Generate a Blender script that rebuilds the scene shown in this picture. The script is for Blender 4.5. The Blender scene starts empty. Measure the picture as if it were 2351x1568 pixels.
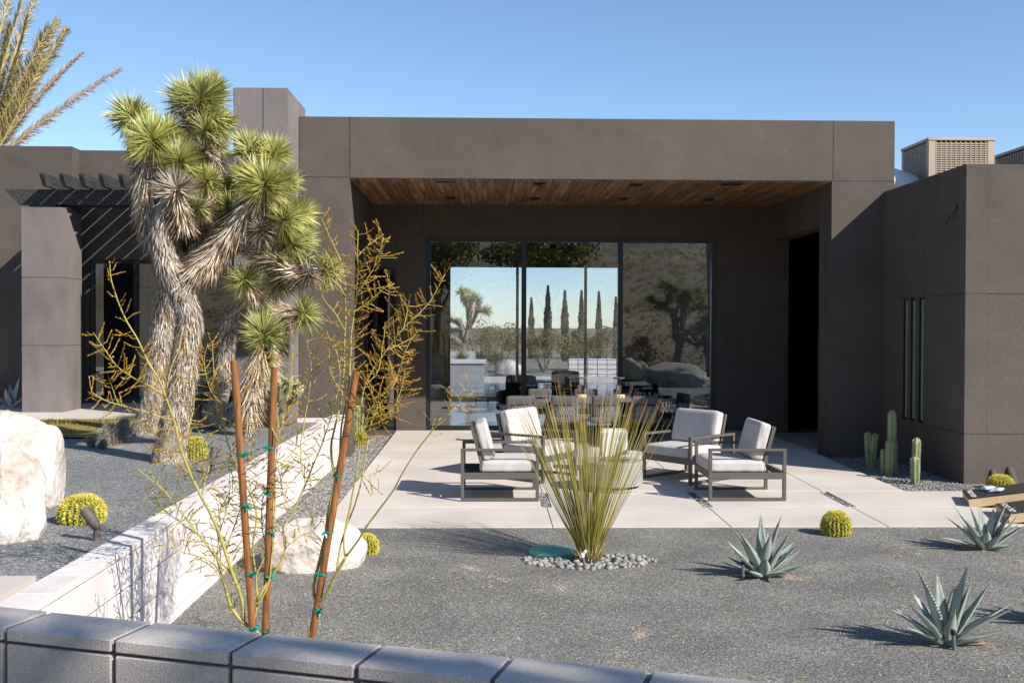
import bpy, bmesh, math, random
from mathutils import Vector, Matrix, noise
random.seed(7)
C = bpy.context.scene.collection
R = math.radians
PI = math.pi
# ------------------------------------------------------------------ camera
CAMZ = 2.1
FPX, CXP, CYP = 2330.0, 1175.5, 784.0
yaw, pitch, roll = math.atan(57/2330), math.atan(32/2330), 0.0029
Fw = Vector((math.sin(yaw)*math.cos(pitch), math.cos(yaw)*math.cos(pitch), -math.sin(pitch)))
r0 = Vector((math.cos(yaw), -math.sin(yaw), 0))
u0 = r0.cross(Fw)
Rt = r0*math.cos(roll) + u0*math.sin(roll)
Up = u0*math.cos(roll) - r0*math.sin(roll)
CAM = Vector((0, 0, CAMZ))
def ray(px, py): return Fw*FPX + Rt*(px-CXP) - Up*(py-CYP)
def G(px, py, z=0.0):
    d = ray(px, py); t = (z-CAMZ)/d.z
    return CAM + d*t
def P(px, py, Y):
    d = ray(px, py); t = Y/d.y
    return CAM + d*t
cd = bpy.data.cameras.new('camera'); cam = bpy.data.objects.new('camera', cd); C.objects.link(cam)
cd.sensor_width = 36; cd.lens = 36*FPX/2351.0; cd.clip_end = 6000; cd.clip_start = 0.05
mw = Matrix(((Rt.x, Up.x, -Fw.x), (Rt.y, Up.y, -Fw.y), (Rt.z, Up.z, -Fw.z))).to_4x4()
mw.translation = CAM; cam.matrix_world = mw
bpy.context.scene.camera = cam
# ------------------------------------------------------------------ light
SUNT = Vector((-1, .80, -.905)).normalized()
sl = bpy.data.lights.new('sun', 'SUN'); so = bpy.data.objects.new('sun', sl); C.objects.link(so)
sl.energy = 4.4; sl.angle = R(.53); sl.color = (1, .95, .88)
so.rotation_euler = SUNT.to_track_quat('-Z', 'Y').to_euler(); so.location = (20, -15, 20)
w = bpy.data.worlds.new('World'); bpy.context.scene.world = w; w.use_nodes = True
nt = w.node_tree; nt.nodes.clear()
sky = nt.nodes.new('ShaderNodeTexSky'); sky.sky_type = 'NISHITA'; sky.sun_disc = False
sky.sun_elevation = math.asin(.905/1.568); sky.sun_rotation = math.atan2(1, -.80)
sky.altitude = 1000; sky.air_density = 1.0; sky.dust_density = .25; sky.ozone_density = 3.4
bg = nt.nodes.new('ShaderNodeBackground'); bg.inputs['Strength'].default_value = .105
wo = nt.nodes.new('ShaderNodeOutputWorld')
nt.links.new(sky.outputs[0], bg.inputs[0]); nt.links.new(bg.outputs[0], wo.inputs[0])
vs = bpy.context.scene.view_settings
vs.view_transform = 'Standard'; vs.look = 'None'; vs.exposure = .78; vs.gamma = 1
# ------------------------------------------------------------------ materials
class NT:
    def __init__(s, name):
        s.m = bpy.data.materials.new(name); s.m.use_nodes = True; s.t = s.m.node_tree
        s.b = s.t.nodes['Principled BSDF']; s.out = s.t.nodes['Material Output']
    def n(s, kind, **kw):
        x = s.t.nodes.new(kind)
        for k, v in kw.items():
            if k.startswith('i_'): x.inputs[k[2:].replace('_', ' ')].default_value = v
            else: setattr(x, k, v)
        return x
    def l(s, a, b): s.t.links.new(a, b)
def c4(c): return (c[0], c[1], c[2], 1)
def ramp(N, src, stops):
    r = N.n('ShaderNodeValToRGB'); e = r.color_ramp.elements
    while len(e) < len(stops): e.new(.5)
    for k, (p, c) in enumerate(stops): e[k].position = p; e[k].color = c4(c)
    N.l(src, r.inputs[0]); return r
def mixc(N, fac, a, b, mode='MIX'):
    x = N.n('ShaderNodeMix', data_type='RGBA', blend_type=mode)
    if hasattr(fac, 'links'): N.l(fac, x.inputs[0])
    else: x.inputs[0].default_value = fac
    for s_, v in ((6, a), (7, b)):
        if hasattr(v, 'links'): N.l(v, x.inputs[s_])
        else: x.inputs[s_].default_value = c4(v)
    return x.outputs[2]
def noise_mat(name, ca, cb, scale=3, rough=.8, bump=.2, bscale=60, bdist=.01, metal=0, detail=5, cc=None, fine=0, spec=.5, stretch=None, big=None):
    N = NT(name); tc = N.n('ShaderNodeTexCoord'); src = tc.outputs['Object']
    if stretch:
        mp = N.n('ShaderNodeMapping'); mp.inputs['Scale'].default_value = stretch; N.l(src, mp.inputs[0]); src2 = mp.outputs[0]
    else: src2 = src
    n1 = N.n('ShaderNodeTexNoise', i_Scale=scale, i_Detail=detail, i_Roughness=.6); N.l(src2, n1.inputs['Vector'])
    st = [(.32, ca), (.68, cb)] if cc is None else [(.3, ca), (.52, cb), (.7, cc)]
    col = ramp(N, n1.outputs['Fac'], st).outputs[0]
    if fine:
        n3 = N.n('ShaderNodeTexNoise', i_Scale=bscale*1.3, i_Detail=2); N.l(src2, n3.inputs['Vector'])
        rr = ramp(N, n3.outputs['Fac'], [(.3, (1-fine,)*3), (.7, (1+fine*.6,)*3)])
        col = mixc(N, 1.0, col, rr.outputs[0], 'MULTIPLY')
    if big:
        n4 = N.n('ShaderNodeTexNoise', i_Scale=big[0], i_Detail=3); N.l(src, n4.inputs['Vector'])
        rr = ramp(N, n4.outputs['Fac'], [(.35, (1-big[1],)*3), (.65, (1+big[1],)*3)])
        col = mixc(N, 1.0, col, rr.outputs[0], 'MULTIPLY')
    N.l(col, N.b.inputs['Base Color'])
    N.b.inputs['Roughness'].default_value = rough; N.b.inputs['Metallic'].default_value = metal
    N.b.inputs['Specular IOR Level'].default_value = spec
    if bump:
        n2 = N.n('ShaderNodeTexNoise', i_Scale=bscale, i_Detail=3); N.l(src2, n2.inputs['Vector'])
        bp = N.n('ShaderNodeBump', i_Strength=bump, i_Distance=bdist); N.l(n2.outputs['Fac'], bp.inputs['Height'])
        N.l(bp.outputs[0], N.b.inputs['Normal'])
    return N.m
def island_mat(name, stops, rough=.5, transl=0.0, spec=.4, scale=None):
    N = NT(name); g = N.n('ShaderNodeNewGeometry')
    col = ramp(N, g.outputs['Random Per Island'], stops).outputs[0]
    if scale:
        tc = N.n('ShaderNodeTexCoord'); mp = N.n('ShaderNodeMapping'); mp.inputs['Scale'].default_value = scale; N.l(tc.outputs['Object'], mp.inputs[0])
        n1 = N.n('ShaderNodeTexNoise', i_Scale=1.0, i_Detail=6); N.l(mp.outputs[0], n1.inputs['Vector'])
        rr = ramp(N, n1.outputs['Fac'], [(.35, (.55,)*3), (.65, (1.25,)*3)])
        col = mixc(N, 1.0, col, rr.outputs[0], 'MULTIPLY')
    N.l(col, N.b.inputs['Base Color']); N.b.inputs['Roughness'].default_value = rough
    N.b.inputs['Specular IOR Level'].default_value = spec
    if transl:
        tr = N.n('ShaderNodeBsdfTranslucent'); N.l(col, tr.inputs[0]); mx = N.n('ShaderNodeMixShader'); mx.inputs[0].default_value = transl
        N.l(N.b.outputs[0], mx.inputs[1]); N.l(tr.outputs[0], mx.inputs[2]); N.l(mx.outputs[0], N.out.inputs[0])
    return N.m
def gravel_mat(name, stops, scale, patch=(.6, .25), sand=None, bump=.6, bd=.012):
    N = NT(name); tc = N.n('ShaderNodeTexCoord'); src = tc.outputs['Object']
    v = N.n('ShaderNodeTexVoronoi', i_Scale=scale); N.l(src, v.inputs['Vector'])
    sp = N.n('ShaderNodeSeparateColor'); N.l(v.outputs['Color'], sp.inputs[0])
    col = ramp(N, sp.outputs[0], stops).outputs[0]
    n1 = N.n('ShaderNodeTexNoise', i_Scale=patch[0], i_Detail=5); N.l(src, n1.inputs['Vector'])
    rr = ramp(N, n1.outputs['Fac'], [(.35, (1-patch[1],)*3), (.65, (1+patch[1],)*3)])
    col = mixc(N, 1.0, col, rr.outputs[0], 'MULTIPLY')
    if sand:
        n2 = N.n('ShaderNodeTexNoise', i_Scale=1.15, i_Detail=6, i_Roughness=.65); N.l(src, n2.inputs['Vector'])
        f = ramp(N, n2.outputs['Fac'], [(.64, (0, 0, 0)), (.74, (.75, .75, .75))])
        col = mixc(N, f.outputs[0], col, sand)
    N.l(col, N.b.inputs['Base Color']); N.b.inputs['Roughness'].default_value = .85; N.b.inputs['Specular IOR Level'].default_value = .3
    m1 = N.n('ShaderNodeMath', operation='MULTIPLY'); m1.inputs[1].default_value = -1; N.l(v.outputs['Distance'], m1.inputs[0])
    ad = N.n('ShaderNodeMath', operation='ADD'); N.l(m1.outputs[0], ad.inputs[0]); N.l(sp.outputs[1], ad.inputs[1])
    bp = N.n('ShaderNodeBump', i_Strength=bump, i_Distance=bd); N.l(ad.outputs[0], bp.inputs['Height']); N.l(bp.outputs[0], N.b.inputs['Normal'])
    return N.m
def glass_mat(name, refl, tint, rough=0.0):
    N = NT(name); N.t.nodes.remove(N.b)
    tr = N.n('ShaderNodeBsdfTransparent'); tr.inputs[0].default_value = c4(tint)
    gl = N.n('ShaderNodeBsdfGlossy'); gl.inputs['Roughness'].default_value = rough; gl.inputs['Color'].default_value = (.95, 1, .97, 1)
    lw = N.n('ShaderNodeFresnel', i_IOR=1.5); ad = N.n('ShaderNodeMath', operation='ADD', use_clamp=True); ad.inputs[1].default_value = refl
    N.l(lw.outputs[0], ad.inputs[0])
    ge = N.n('ShaderNodeNewGeometry'); iv = N.n('ShaderNodeMath', operation='SUBTRACT'); iv.inputs[0].default_value = 1; N.l(ge.outputs['Backfacing'], iv.inputs[1])
    ml = N.n('ShaderNodeMath', operation='MULTIPLY'); N.l(ad.outputs[0], ml.inputs[0]); N.l(iv.outputs[0], ml.inputs[1])
    mx = N.n('ShaderNodeMixShader'); N.l(ml.outputs[0], mx.inputs[0]); N.l(tr.outputs[0], mx.inputs[1]); N.l(gl.outputs[0], mx.inputs[2])
    N.l(mx.outputs[0], N.out.inputs[0]); return N.m
M = {}
M['stucco'] = noise_mat('stucco', (.098, .080, .067), (.115, .095, .080), 2.2, .9, .7, 75, .014, fine=.28, spec=.25, big=(.5, .10))
M['stucco_smooth'] = noise_mat('stucco_smooth', (.125, .105, .098), (.175, .15, .143), 1.6, .75, .25, 30, .01, detail=9, spec=.35, cc=(.20, .173, .166), stretch=(1, 1, .45))
M['joint'] = noise_mat('joint', (.03, .027, .025), (.045, .04, .037), 3, .9, 0)
M['concrete'] = noise_mat('concrete', (.49, .435, .38), (.56, .505, .45), .9, .85, .15, 90, .004, detail=9, fine=.10, spec=.3, big=(.8, .08))
M['slab_grey'] = noise_mat('slab_grey', (.30, .28, .26), (.36, .34, .32), 1.5, .85, .2, 80, .004, spec=.3)
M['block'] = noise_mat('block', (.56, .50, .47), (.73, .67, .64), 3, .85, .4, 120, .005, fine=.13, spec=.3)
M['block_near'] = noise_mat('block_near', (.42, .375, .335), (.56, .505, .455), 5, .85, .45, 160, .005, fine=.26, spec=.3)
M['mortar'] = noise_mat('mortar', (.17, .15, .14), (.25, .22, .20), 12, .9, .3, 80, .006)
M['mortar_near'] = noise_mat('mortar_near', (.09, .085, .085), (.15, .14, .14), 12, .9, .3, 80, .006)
M['gravel'] = gravel_mat('gravel', [(0, (.062, .059, .051)), (.35, (.140, .134, .119)), (.7, (.232, .223, .198)), (.93, (.345, .328, .29)), (1, (.54, .50, .44))], 125, (1.4, .17), (.25, .22, .18))
M['gravel_left'] = gravel_mat('gravel_left', [(0, (.07, .07, .067)), (.35, (.155, .156, .150)), (.7, (.24, .241, .232)), (.93, (.35, .348, .335)), (1, (.52, .51, .48))], 95, (.5, .12), (.27, .24, .21))
M['pea'] = gravel_mat('pea', [(0, (.07, .06, .055)), (.3, (.20, .18, .165)), (.6, (.33, .30, .28)), (.85, (.50, .45, .40)), (1, (.68, .64, .6))], 38, (1, .08), None, 1.0, .03)
M['desert'] = noise_mat('desert', (.13, .105, .07), (.24, .19, .13), .6, .95, .5, 8, .05, detail=8)
M['dirt'] = noise_mat('dirt', (.30, .23, .165), (.40, .32, .24), 9, .95, .5, 90, .01)
M['black_metal'] = noise_mat('black_metal', (.008, .009, .01), (.012, .013, .015), 3, .35, 0)
M['chair_frame'] = noise_mat('chair_frame', (.085, .077, .065), (.10, .09, .077), 4, .5, .05, 200, .002)
M['cushion'] = noise_mat('cushion', (.44, .405, .38), (.50, .465, .44), 3, .95, .25, 220, .002, spec=.2, fine=.04)
M['white_box'] = noise_mat('white_box', (.70, .68, .65), (.76, .74, .71), 3, .6, .05, 80, .002)
M['pit'] = noise_mat('pit', (.26, .245, .235), (.32, .30, .29), 6, .85, .15, 120, .004, fine=.1)
M['lava'] = noise_mat('lava', (.10, .035, .02), (.32, .12, .06), 25, .9, .4, 60, .01)
M['pillar'] = M['stucco_smooth']
M['black_wood'] = noise_mat('black_wood', (.018, .017, .017), (.06, .055, .05), 22, .7, .6, 60, .01, stretch=(1, .15, 1), detail=8, spec=.4)
M['rope'] = noise_mat('rope', (.15, .15, .165), (.26, .255, .265), 40, .85, .5, 160, .004)
M['dark_cushion'] = noise_mat('dark_cushion', (.075, .07, .07), (.10, .095, .093), 4, .95, .3, 200, .002)
M['navy_cushion'] = noise_mat('navy_cushion', (.02, .022, .03), (.035, .037, .05), 4, .95, .3, 200, .002)
M['table_top'] = noise_mat('table_top', (.13, .13, .135), (.17, .17, .175), 4, .35, .05, 60, .002)
M['lamp_steel'] = noise_mat('lamp_steel', (.5, .5, .5), (.6, .6, .6), 4, .2, 0, metal=1)
M['pale_wood'] = noise_mat('pale_wood', (.55, .38, .20), (.68, .50, .30), 6, .6, .2, 40, .003, stretch=(1, 12, 12))
M['board_black'] = noise_mat('board_black', (.028, .026, .025), (.04, .037, .035), 3, .45, .1, 60, .002)
M['white_paint'] = noise_mat('white_paint', (.78, .77, .75), (.82, .81, .79), 5, .5, 0)
M['bag'] = noise_mat('bag', (.50, .49, .56), (.62, .61, .66), 9, .9, .4, 120, .003)
M['black_bag'] = noise_mat('black_bag', (.012, .008, .008), (.03, .02, .02), 9, .8, .4, 120, .003)
M['ac'] = noise_mat('ac', (.36, .28, .20), (.42, .33, .245), 2, .55, .05, 60, .003)
M['galv'] = noise_mat('galv', (.62, .66, .72), (.75, .79, .84), 7, .5, .1, 30, .01, metal=0)
M['boulder'] = noise_mat('boulder', (.30, .22, .16), (.58, .52, .46), 2.2, .9, .9, 14, .03, detail=11, cc=(.74, .70, .665), fine=.16)
M['boulder_dull'] = noise_mat('boulder_dull', (.28, .24, .20), (.55, .49, .43), 3.5, .9, .8, 14, .03, detail=9)
M['bark'] = noise_mat('bark', (.13, .105, .085), (.36, .31, .26), 16, .95, 1.0, 22, .05, stretch=(1, 1, .45), detail=7)
M['dead'] = island_mat('dead', [(0, (.10, .065, .04)), (.3, (.30, .23, .165)), (.7, (.50, .43, .35)), (1, (.68, .61, .52))], .85, .1, .2)
M['dead_brown'] = island_mat('dead_brown', [(0, (.17, .09, .045)), (.3, (.38, .25, .14)), (.6, (.56, .45, .32)), (1, (.78, .70, .57))], .8, .15, .2)
M['jleaf'] = island_mat('jleaf', [(0, (.23, .24, .05)), (.5, (.46, .45, .12)), (1, (.74, .70, .28))], .4, .2, .5)
M['jleaf_dark'] = island_mat('jleaf_dark', [(0, (.16, .175, .045)), (.5, (.35, .355, .11)), (1, (.62, .60, .25))], .42, .2, .5)
M['palm'] = island_mat('palm', [(0, (.20, .17, .06)), (.5, (.40, .32, .12)), (1, (.66, .52, .26))], .5, .2, .4)
M['palm_dry'] = island_mat('palm_dry', [(0, (.30, .19, .11)), (.5, (.52, .37, .24)), (1, (.72, .58, .42))], .7, .2, .3)
M['rachis'] = noise_mat('rachis', (.42, .32, .14), (.5, .42, .2), 6, .5, 0)
M['pv_bark'] = noise_mat('pv_bark', (.27, .24, .045), (.42, .36, .085), 14, .55, .3, 40, .005)
M['pv_leaf'] = island_mat('pv_leaf', [(0, (.26, .19, .03)), (.4, (.48, .31, .045)), (.8, (.60, .36, .06)), (1, (.66, .33, .09))], .6, .25, .3)
M['pv_green'] = island_mat('pv_green', [(0, (.15, .17, .03)), (.5, (.30, .30, .06)), (1, (.48, .40, .08))], .6, .25, .3)
M['stake'] = noise_mat('stake', (.10, .034, .009), (.37, .145, .036), 7, .65, .6, 30, .005, stretch=(9, 9, .7), detail=9)
M['tie'] = noise_mat('tie', (.0, .15, .115), (.0, .28, .21), 20, .35, .2, 60, .003)
M['agave'] = noise_mat('agave', (.20, .245, .215), (.36, .405, .36), 8, .55, .1, 60, .003, detail=5, stretch=(1, 1, .6))
M['agave_edge'] = noise_mat('agave_edge', (.22, .12, .06), (.38, .24, .12), 8, .6, 0)
M['agave_dry'] = noise_mat('agave_dry', (.38, .27, .10), (.50, .42, .20), 8, .8, .2, 40, .004)
M['barrel'] = noise_mat('barrel', (.10, .15, .03), (.17, .22, .05), 8, .6, .1, 60, .004)
M['spine'] = island_mat('spine', [(0, (.58, .48, .05)), (.6, (.75, .66, .10)), (1, (.85, .80, .28))], .5, .2, .4)
M['cactus'] = noise_mat('cactus', (.16, .21, .09), (.28, .33, .15), 6, .55, .1, 60, .004)
M['cactus_spine'] = island_mat('cactus_spine', [(0, (.42, .38, .26)), (1, (.7, .66, .5))], .7, .1)
M['grey_fuzz'] = island_mat('grey_fuzz', [(0, (.28, .24, .19)), (1, (.55, .5, .42))], .8, .2)
M['grey_stem'] = noise_mat('grey_stem', (.13, .11, .08), (.24, .21, .17), 12, .9, .3, 60, .01)
M['blind'] = noise_mat('blind', (.36, .38, .31), (.44, .46, .38), 3, .8, 0)
M['turf_far'] = noise_mat('turf_far', (.08, .07, .03), (.34, .30, .24), .9, .95, .4, 10, .03, detail=9)
M['cholla'] = island_mat('cholla', [(0, (.25, .27, .14)), (1, (.50, .51, .30))], .8, .15)
M['quill'] = island_mat('quill', [(0, (.13, .125, .022)), (.5, (.28, .245, .045)), (1, (.46, .38, .10))], .45, .1, .5)
M['quill_tip'] = island_mat('quill_tip', [(0, (.22, .09, .03)), (1, (.42, .20, .07))], .5, .1)
M['pebble'] = noise_mat('pebble', (.15, .16, .165), (.30, .30, .285), 3.5, .65, .1, 40, .004)
M['pebble_warm'] = noise_mat('pebble_warm', (.25, .22, .185), (.38, .34, .29), 3.5, .65, .1, 40, .004)
M['stone_chip'] = island_mat('stone_chip', [(0, (.07, .07, .068)), (.6, (.18, .18, .172)), (.92, (.30, .295, .28)), (1, (.52, .49, .45))], .9, spec=.15)
M['green_lid'] = noise_mat('green_lid', (.10, .35, .235), (.17, .46, .33), 8, .6, .2, 40, .004)
M['bronze'] = noise_mat('bronze', (.06, .045, .037), (.13, .105, .09), 18, .6, .3, 60, .003)
M['pvc_grey'] = noise_mat('pvc_grey', (.10, .11, .14), (.15, .16, .19), 8, .5, 0)
M['grass'] = island_mat('grass', [(0, (.07, .13, .02)), (.4, (.20, .20, .04)), (1, (.55, .33, .08))], .7, .25)
M['turf'] = noise_mat('turf', (.10, .11, .02), (.36, .23, .06), 3, .95, .6, 60, .02)
M['leaf'] = island_mat('leaf', [(0, (.08, .10, .025)), (.5, (.16, .18, .05)), (1, (.28, .27, .09))], .6, .35)
M['shrub'] = island_mat('shrub', [(0, (.10, .085, .03)), (.5, (.19, .15, .05)), (1, (.27, .22, .09))], .7, .2)
M['yucca'] = island_mat('yucca', [(0, (.13, .14, .06)), (.5, (.26, .26, .12)), (1, (.42, .39, .2))], .6, .15)
M['cypress'] = island_mat('cypress', [(0, (.025, .035, .015)), (.5, (.05, .065, .028)), (1, (.085, .10, .045))], .7)
M['scrub'] = island_mat('scrub', [(0, (.16, .14, .07)), (.5, (.29, .24, .14)), (1, (.45, .37, .24))], .9, .45)
M['hill'] = noise_mat('hill', (.13, .10, .06), (.28, .215, .145), .12, .95, .15, 3, .05, detail=10)
M['interior'] = noise_mat('interior', (.05, .048, .045), (.06, .058, .055), 3, .8, 0)
M['floor_in'] = noise_mat('floor_in', (.10, .10, .10), (.13, .13, .13), 2, .12, 0, spec=.6)
M['leather'] = noise_mat('leather', (.008, .008, .009), (.014, .014, .016), 5, .25, .1, 60, .003)
M['water'] = noise_mat('water', (.03, .13, .20), (.05, .18, .26), 1.5, .04, .25, 3.5, .03, spec=.9)
M['glass'] = glass_mat('glass', .17, (.87, .895, .93))
M['glass_slit'] = glass_mat('glass_slit', .06, (.85, .92, .88))
M['glass_dark'] = glass_mat('glass_dark', .16, (.5, .56, .53))
M['clear'] = glass_mat('clear', .03, (.94, .955, .985))
N = NT('wood_ceiling'); g = N.n('ShaderNodeNewGeometry')
col = ramp(N, g.outputs['Random Per Island'], [(0, (.20, .10, .045)), (.4, (.25, .135, .063)), (.75, (.30, .17, .083)), (1, (.35, .215, .11))]).outputs[0]
tc = N.n('ShaderNodeTexCoord'); mp = N.n('ShaderNodeMapping'); mp.inputs['Scale'].default_value = (26, 1.4, 1); N.l(tc.outputs['Object'], mp.inputs[0])
n1 = N.n('ShaderNodeTexNoise', i_Scale=1.0, i_Detail=8); N.l(mp.outputs[0], n1.inputs['Vector'])
col = mixc(N, 1.0, col, ramp(N, n1.outputs['Fac'], [(.35, (.5, .45, .42)), (.65, (1.25, 1.25, 1.25))]).outputs[0], 'MULTIPLY')
N.l(col, N.b.inputs['Base Color']); N.b.inputs['Roughness'].default_value = .5; M['ceiling'] = N.m
# ------------------------------------------------------------------ mesh builder
class MB:
    def __init__(s): s.v = []; s.f = []; s.mi = []; s.cur = 0
    def add(s, vs_, fs): 
        o = len(s.v); s.v += [tuple(p) for p in vs_]; s.f += [tuple(i+o for i in f) for f in fs]; s.mi += [s.cur]*len(fs); return s
    def box(s, x0, x1, y0, y1, z0, z1, T=None):
        p = [Vector((x, y, z)) for z in (z0, z1) for y in (y0, y1) for x in (x0, x1)]
        if T is not None: p = [T @ q for q in p]
        return s.add(p, [(0, 2, 3, 1), (4, 5, 7, 6), (0, 1, 5, 4), (2, 6, 7, 3), (0, 4, 6, 2), (1, 3, 7, 5)])
    def tube(s, pts, rad, n=8, cap=True, wob=0):
        pts = [Vector(p) for p in pts]; k = len(pts)
        if not hasattr(rad, '__len__'): rad = [rad]*k
        vs_ = []; fs = []; prev = None
        for i, p in enumerate(pts):
            t = (pts[min(i+1, k-1)]-pts[max(i-1, 0)]).normalized()
            if prev is None:
                a = Vector((1, 0, 0)) if abs(t.x) < .8 else Vector((0, 1, 0)); u = t.cross(a).normalized()
            else: u = (prev - t*prev.dot(t)).normalized()
            prev = u; v = t.cross(u)
            for j in range(n):
                a = 2*PI*j/n; rr = rad[i]*(1+wob*noise.noise(p*6+Vector((j*1.7, 0, 0)))) if wob else rad[i]
                vs_.append(p+(u*math.cos(a)+v*math.sin(a))*rr)
        for i in range(k-1):
            for j in range(n):
                fs.append((i*n+j, i*n+(j+1) % n, (i+1)*n+(j+1) % n, (i+1)*n+j))
        if cap: fs.append(tuple(range(n-1, -1, -1))); fs.append(tuple((k-1)*n+j for j in range(n)))
        return s.add(vs_, fs)
    def lathe(s, prof, n=24, c=(0, 0, 0), T=None):
        vs_ = []; fs = []; k = len(prof); c = Vector(c)
        for r_, z in prof:
            for j in range(n):
                a = 2*PI*j/n; q = Vector((r_*math.cos(a), r_*math.sin(a), z))
                vs_.append(c+(T @ q if T is not None else q))
        for i in range(k-1):
            for j in range(n): fs.append((i*n+j, i*n+(j+1) % n, (i+1)*n+(j+1) % n, (i+1)*n+j))
        fs.append(tuple(range(n-1, -1, -1))); fs.append(tuple((k-1)*n+j for j in range(n)))
        return s.add(vs_, fs)
    def leaf(s, b, d, L, wd, up=None, droop=0, seg=1):   # narrow pointed blade
        d = d.normalized(); up = up or Vector((0, 0, 1)); sd = d.cross(up)
        if sd.length < .01: sd = d.cross(Vector((1, 0, 0)))
        sd.normalize()
        if seg == 1:
            m = b+d*L*.4+Vector((0, 0, -droop*.3)); e = b+d*L+Vector((0, 0, -droop))
            return s.add([b-sd*wd*.35, b+sd*wd*.35, m+sd*wd*.5, m-sd*wd*.5, e], [(0, 1, 2, 3), (3, 2, 4)])
        vs_ = []; fs = []
        for i in range(seg+1):
            t = i/seg; p = b+d*L*t+Vector((0, 0, -droop*t*t)); ww = wd*.5*(1-t)**.6*(.7+.6*t*(1-t)*2)
            vs_ += [p-sd*ww, p+sd*ww]
            if i: fs.append((2*i-2, 2*i-1, 2*i+1, 2*i))
        return s.add(vs_, fs)
    def build(s, name, mat, parent=None, local=False, smooth=False, bevel=0, seg=2):
        me = bpy.data.meshes.new(name)
        off = Vector((0, 0, 0))
        if parent is not None and not local:
            q = parent
            while q is not None: off += q.location; q = q.parent
        me.from_pydata([(a-off.x, b-off.y, c-off.z) for a, b, c in s.v], [], s.f); me.update()
        mats = mat if isinstance(mat, (list, tuple)) else [mat]
        for m in mats: me.materials.append(M[m])
        if len(mats) > 1: me.polygons.foreach_set('material_index', s.mi)
        if smooth: me.polygons.foreach_set('use_smooth', [True]*len(me.polygons))
        o = bpy.data.objects.new(name, me); C.objects.link(o)
        if parent is not None: o.parent = parent
        if bevel:
            bm = bmesh.new(); bm.from_mesh(me)
            bmesh.ops.bevel(bm, geom=[e for e in bm.edges if len(e.link_faces) == 2 and e.calc_face_angle(0) > .5], offset=bevel, segments=seg, affect='EDGES', clamp_overlap=True)
            bm.to_mesh(me); bm.free()
        return o
def tag(o, label, cat=None, group=None, kind=None):
    if label: o['label'] = label
    if cat: o['category'] = cat
    if group: o['group'] = group
    if kind: o['kind'] = kind
    return o
def thing(name, label, cat, loc=(0, 0, 0), rz=0, group=None):
    o = bpy.data.objects.new(name, None); C.objects.link(o); o.location = loc; o.rotation_euler = (0, 0, rz)
    o.empty_display_size = .1
    return tag(o, label, cat, group)
def copy_tree(o, parent=None):
    c = o.copy(); C.objects.link(c); c.parent = parent
    for ch in [x for x in bpy.data.objects if x.parent == o]: copy_tree(ch, c)
    return c
def struct(o): o['kind'] = 'structure'; return o
def cells(us, zs, solid, d0, d1, axis='x'):
    """wall slab with openings: cells of a grid, no inner faces. axis x: wall runs along X, thickness Y d0..d1."""
    mb = MB(); nu, nz = len(us)-1, len(zs)-1
    S = lambda i, j: 0 <= i < nu and 0 <= j < nz and solid(i, j)
    def pt(u, d, z): return Vector((u, d, z)) if axis == 'x' else Vector((d, u, z))
    def q(a, b, c, d): mb.add([a, b, c, d], [(0, 1, 2, 3)] if axis == 'x' else [(3, 2, 1, 0)])
    for i in range(nu):
        for j in range(nz):
            if not S(i, j): continue
            a, b, c, d = us[i], us[i+1], zs[j], zs[j+1]
            q(pt(a, d0, c), pt(b, d0, c), pt(b, d0, d), pt(a, d0, d))
            q(pt(b, d1, c), pt(a, d1, c), pt(a, d1, d), pt(b, d1, d))
            if not S(i-1, j): q(pt(a, d1, c), pt(a, d0, c), pt(a, d0, d), pt(a, d1, d))
            if not S(i+1, j): q(pt(b, d0, c), pt(b, d1, c), pt(b, d1, d), pt(b, d0, d))
            if not S(i, j-1): q(pt(a, d1, c), pt(b, d1, c), pt(b, d0, c), pt(a, d0, c))
            if not S(i, j+1): q(pt(a, d0, d), pt(b, d0, d), pt(b, d1, d), pt(a, d1, d))
    return mb
def rock_mesh(rx, ry, rz, seed, sub=4, rough=.28, flat=.35):
    bm = bmesh.new(); bmesh.ops.create_icosphere(bm, subdivisions=sub, radius=1)
    sd = Vector((seed*3.1, seed*1.7, seed*.9))
    for v in bm.verts:
        p = v.co.normalized()
        n_ = noise.noise(p*1.3+sd)*rough*1.3+noise.noise(p*3+sd)*rough*.45+noise.noise(p*8+sd)*rough*.15
        c = 1+n_
        for k in range(6):     # broken facets
            a = Vector((noise.noise(sd+Vector((k, 0, 0))), noise.noise(sd+Vector((0, k, 3))), noise.noise(sd+Vector((5, 0, k))))).normalized()
            dd = p.dot(a)*c
            if dd > .80: c *= .80/dd
        q = p*c
        v.co = Vector((q.x*rx, q.y*ry, max(q.z, -flat)*rz))
    mb = MB(); mb.v = [tuple(v.co) for v in bm.verts]; bm.verts.index_update()
    mb.f = [tuple(v.index for v in f.verts) for f in bm.faces]; mb.mi = [0]*len(mb.f); bm.free(); return mb
def rot_to(d):
    return Vector(d).to_track_quat('Z', 'Y').to_matrix()
def rnd(a, b): return random.uniform(a, b)
def rvec():
    while True:
        v = Vector((rnd(-1, 1), rnd(-1, 1), rnd(-1, 1)))
        if .05 < v.length < 1: return v
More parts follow.
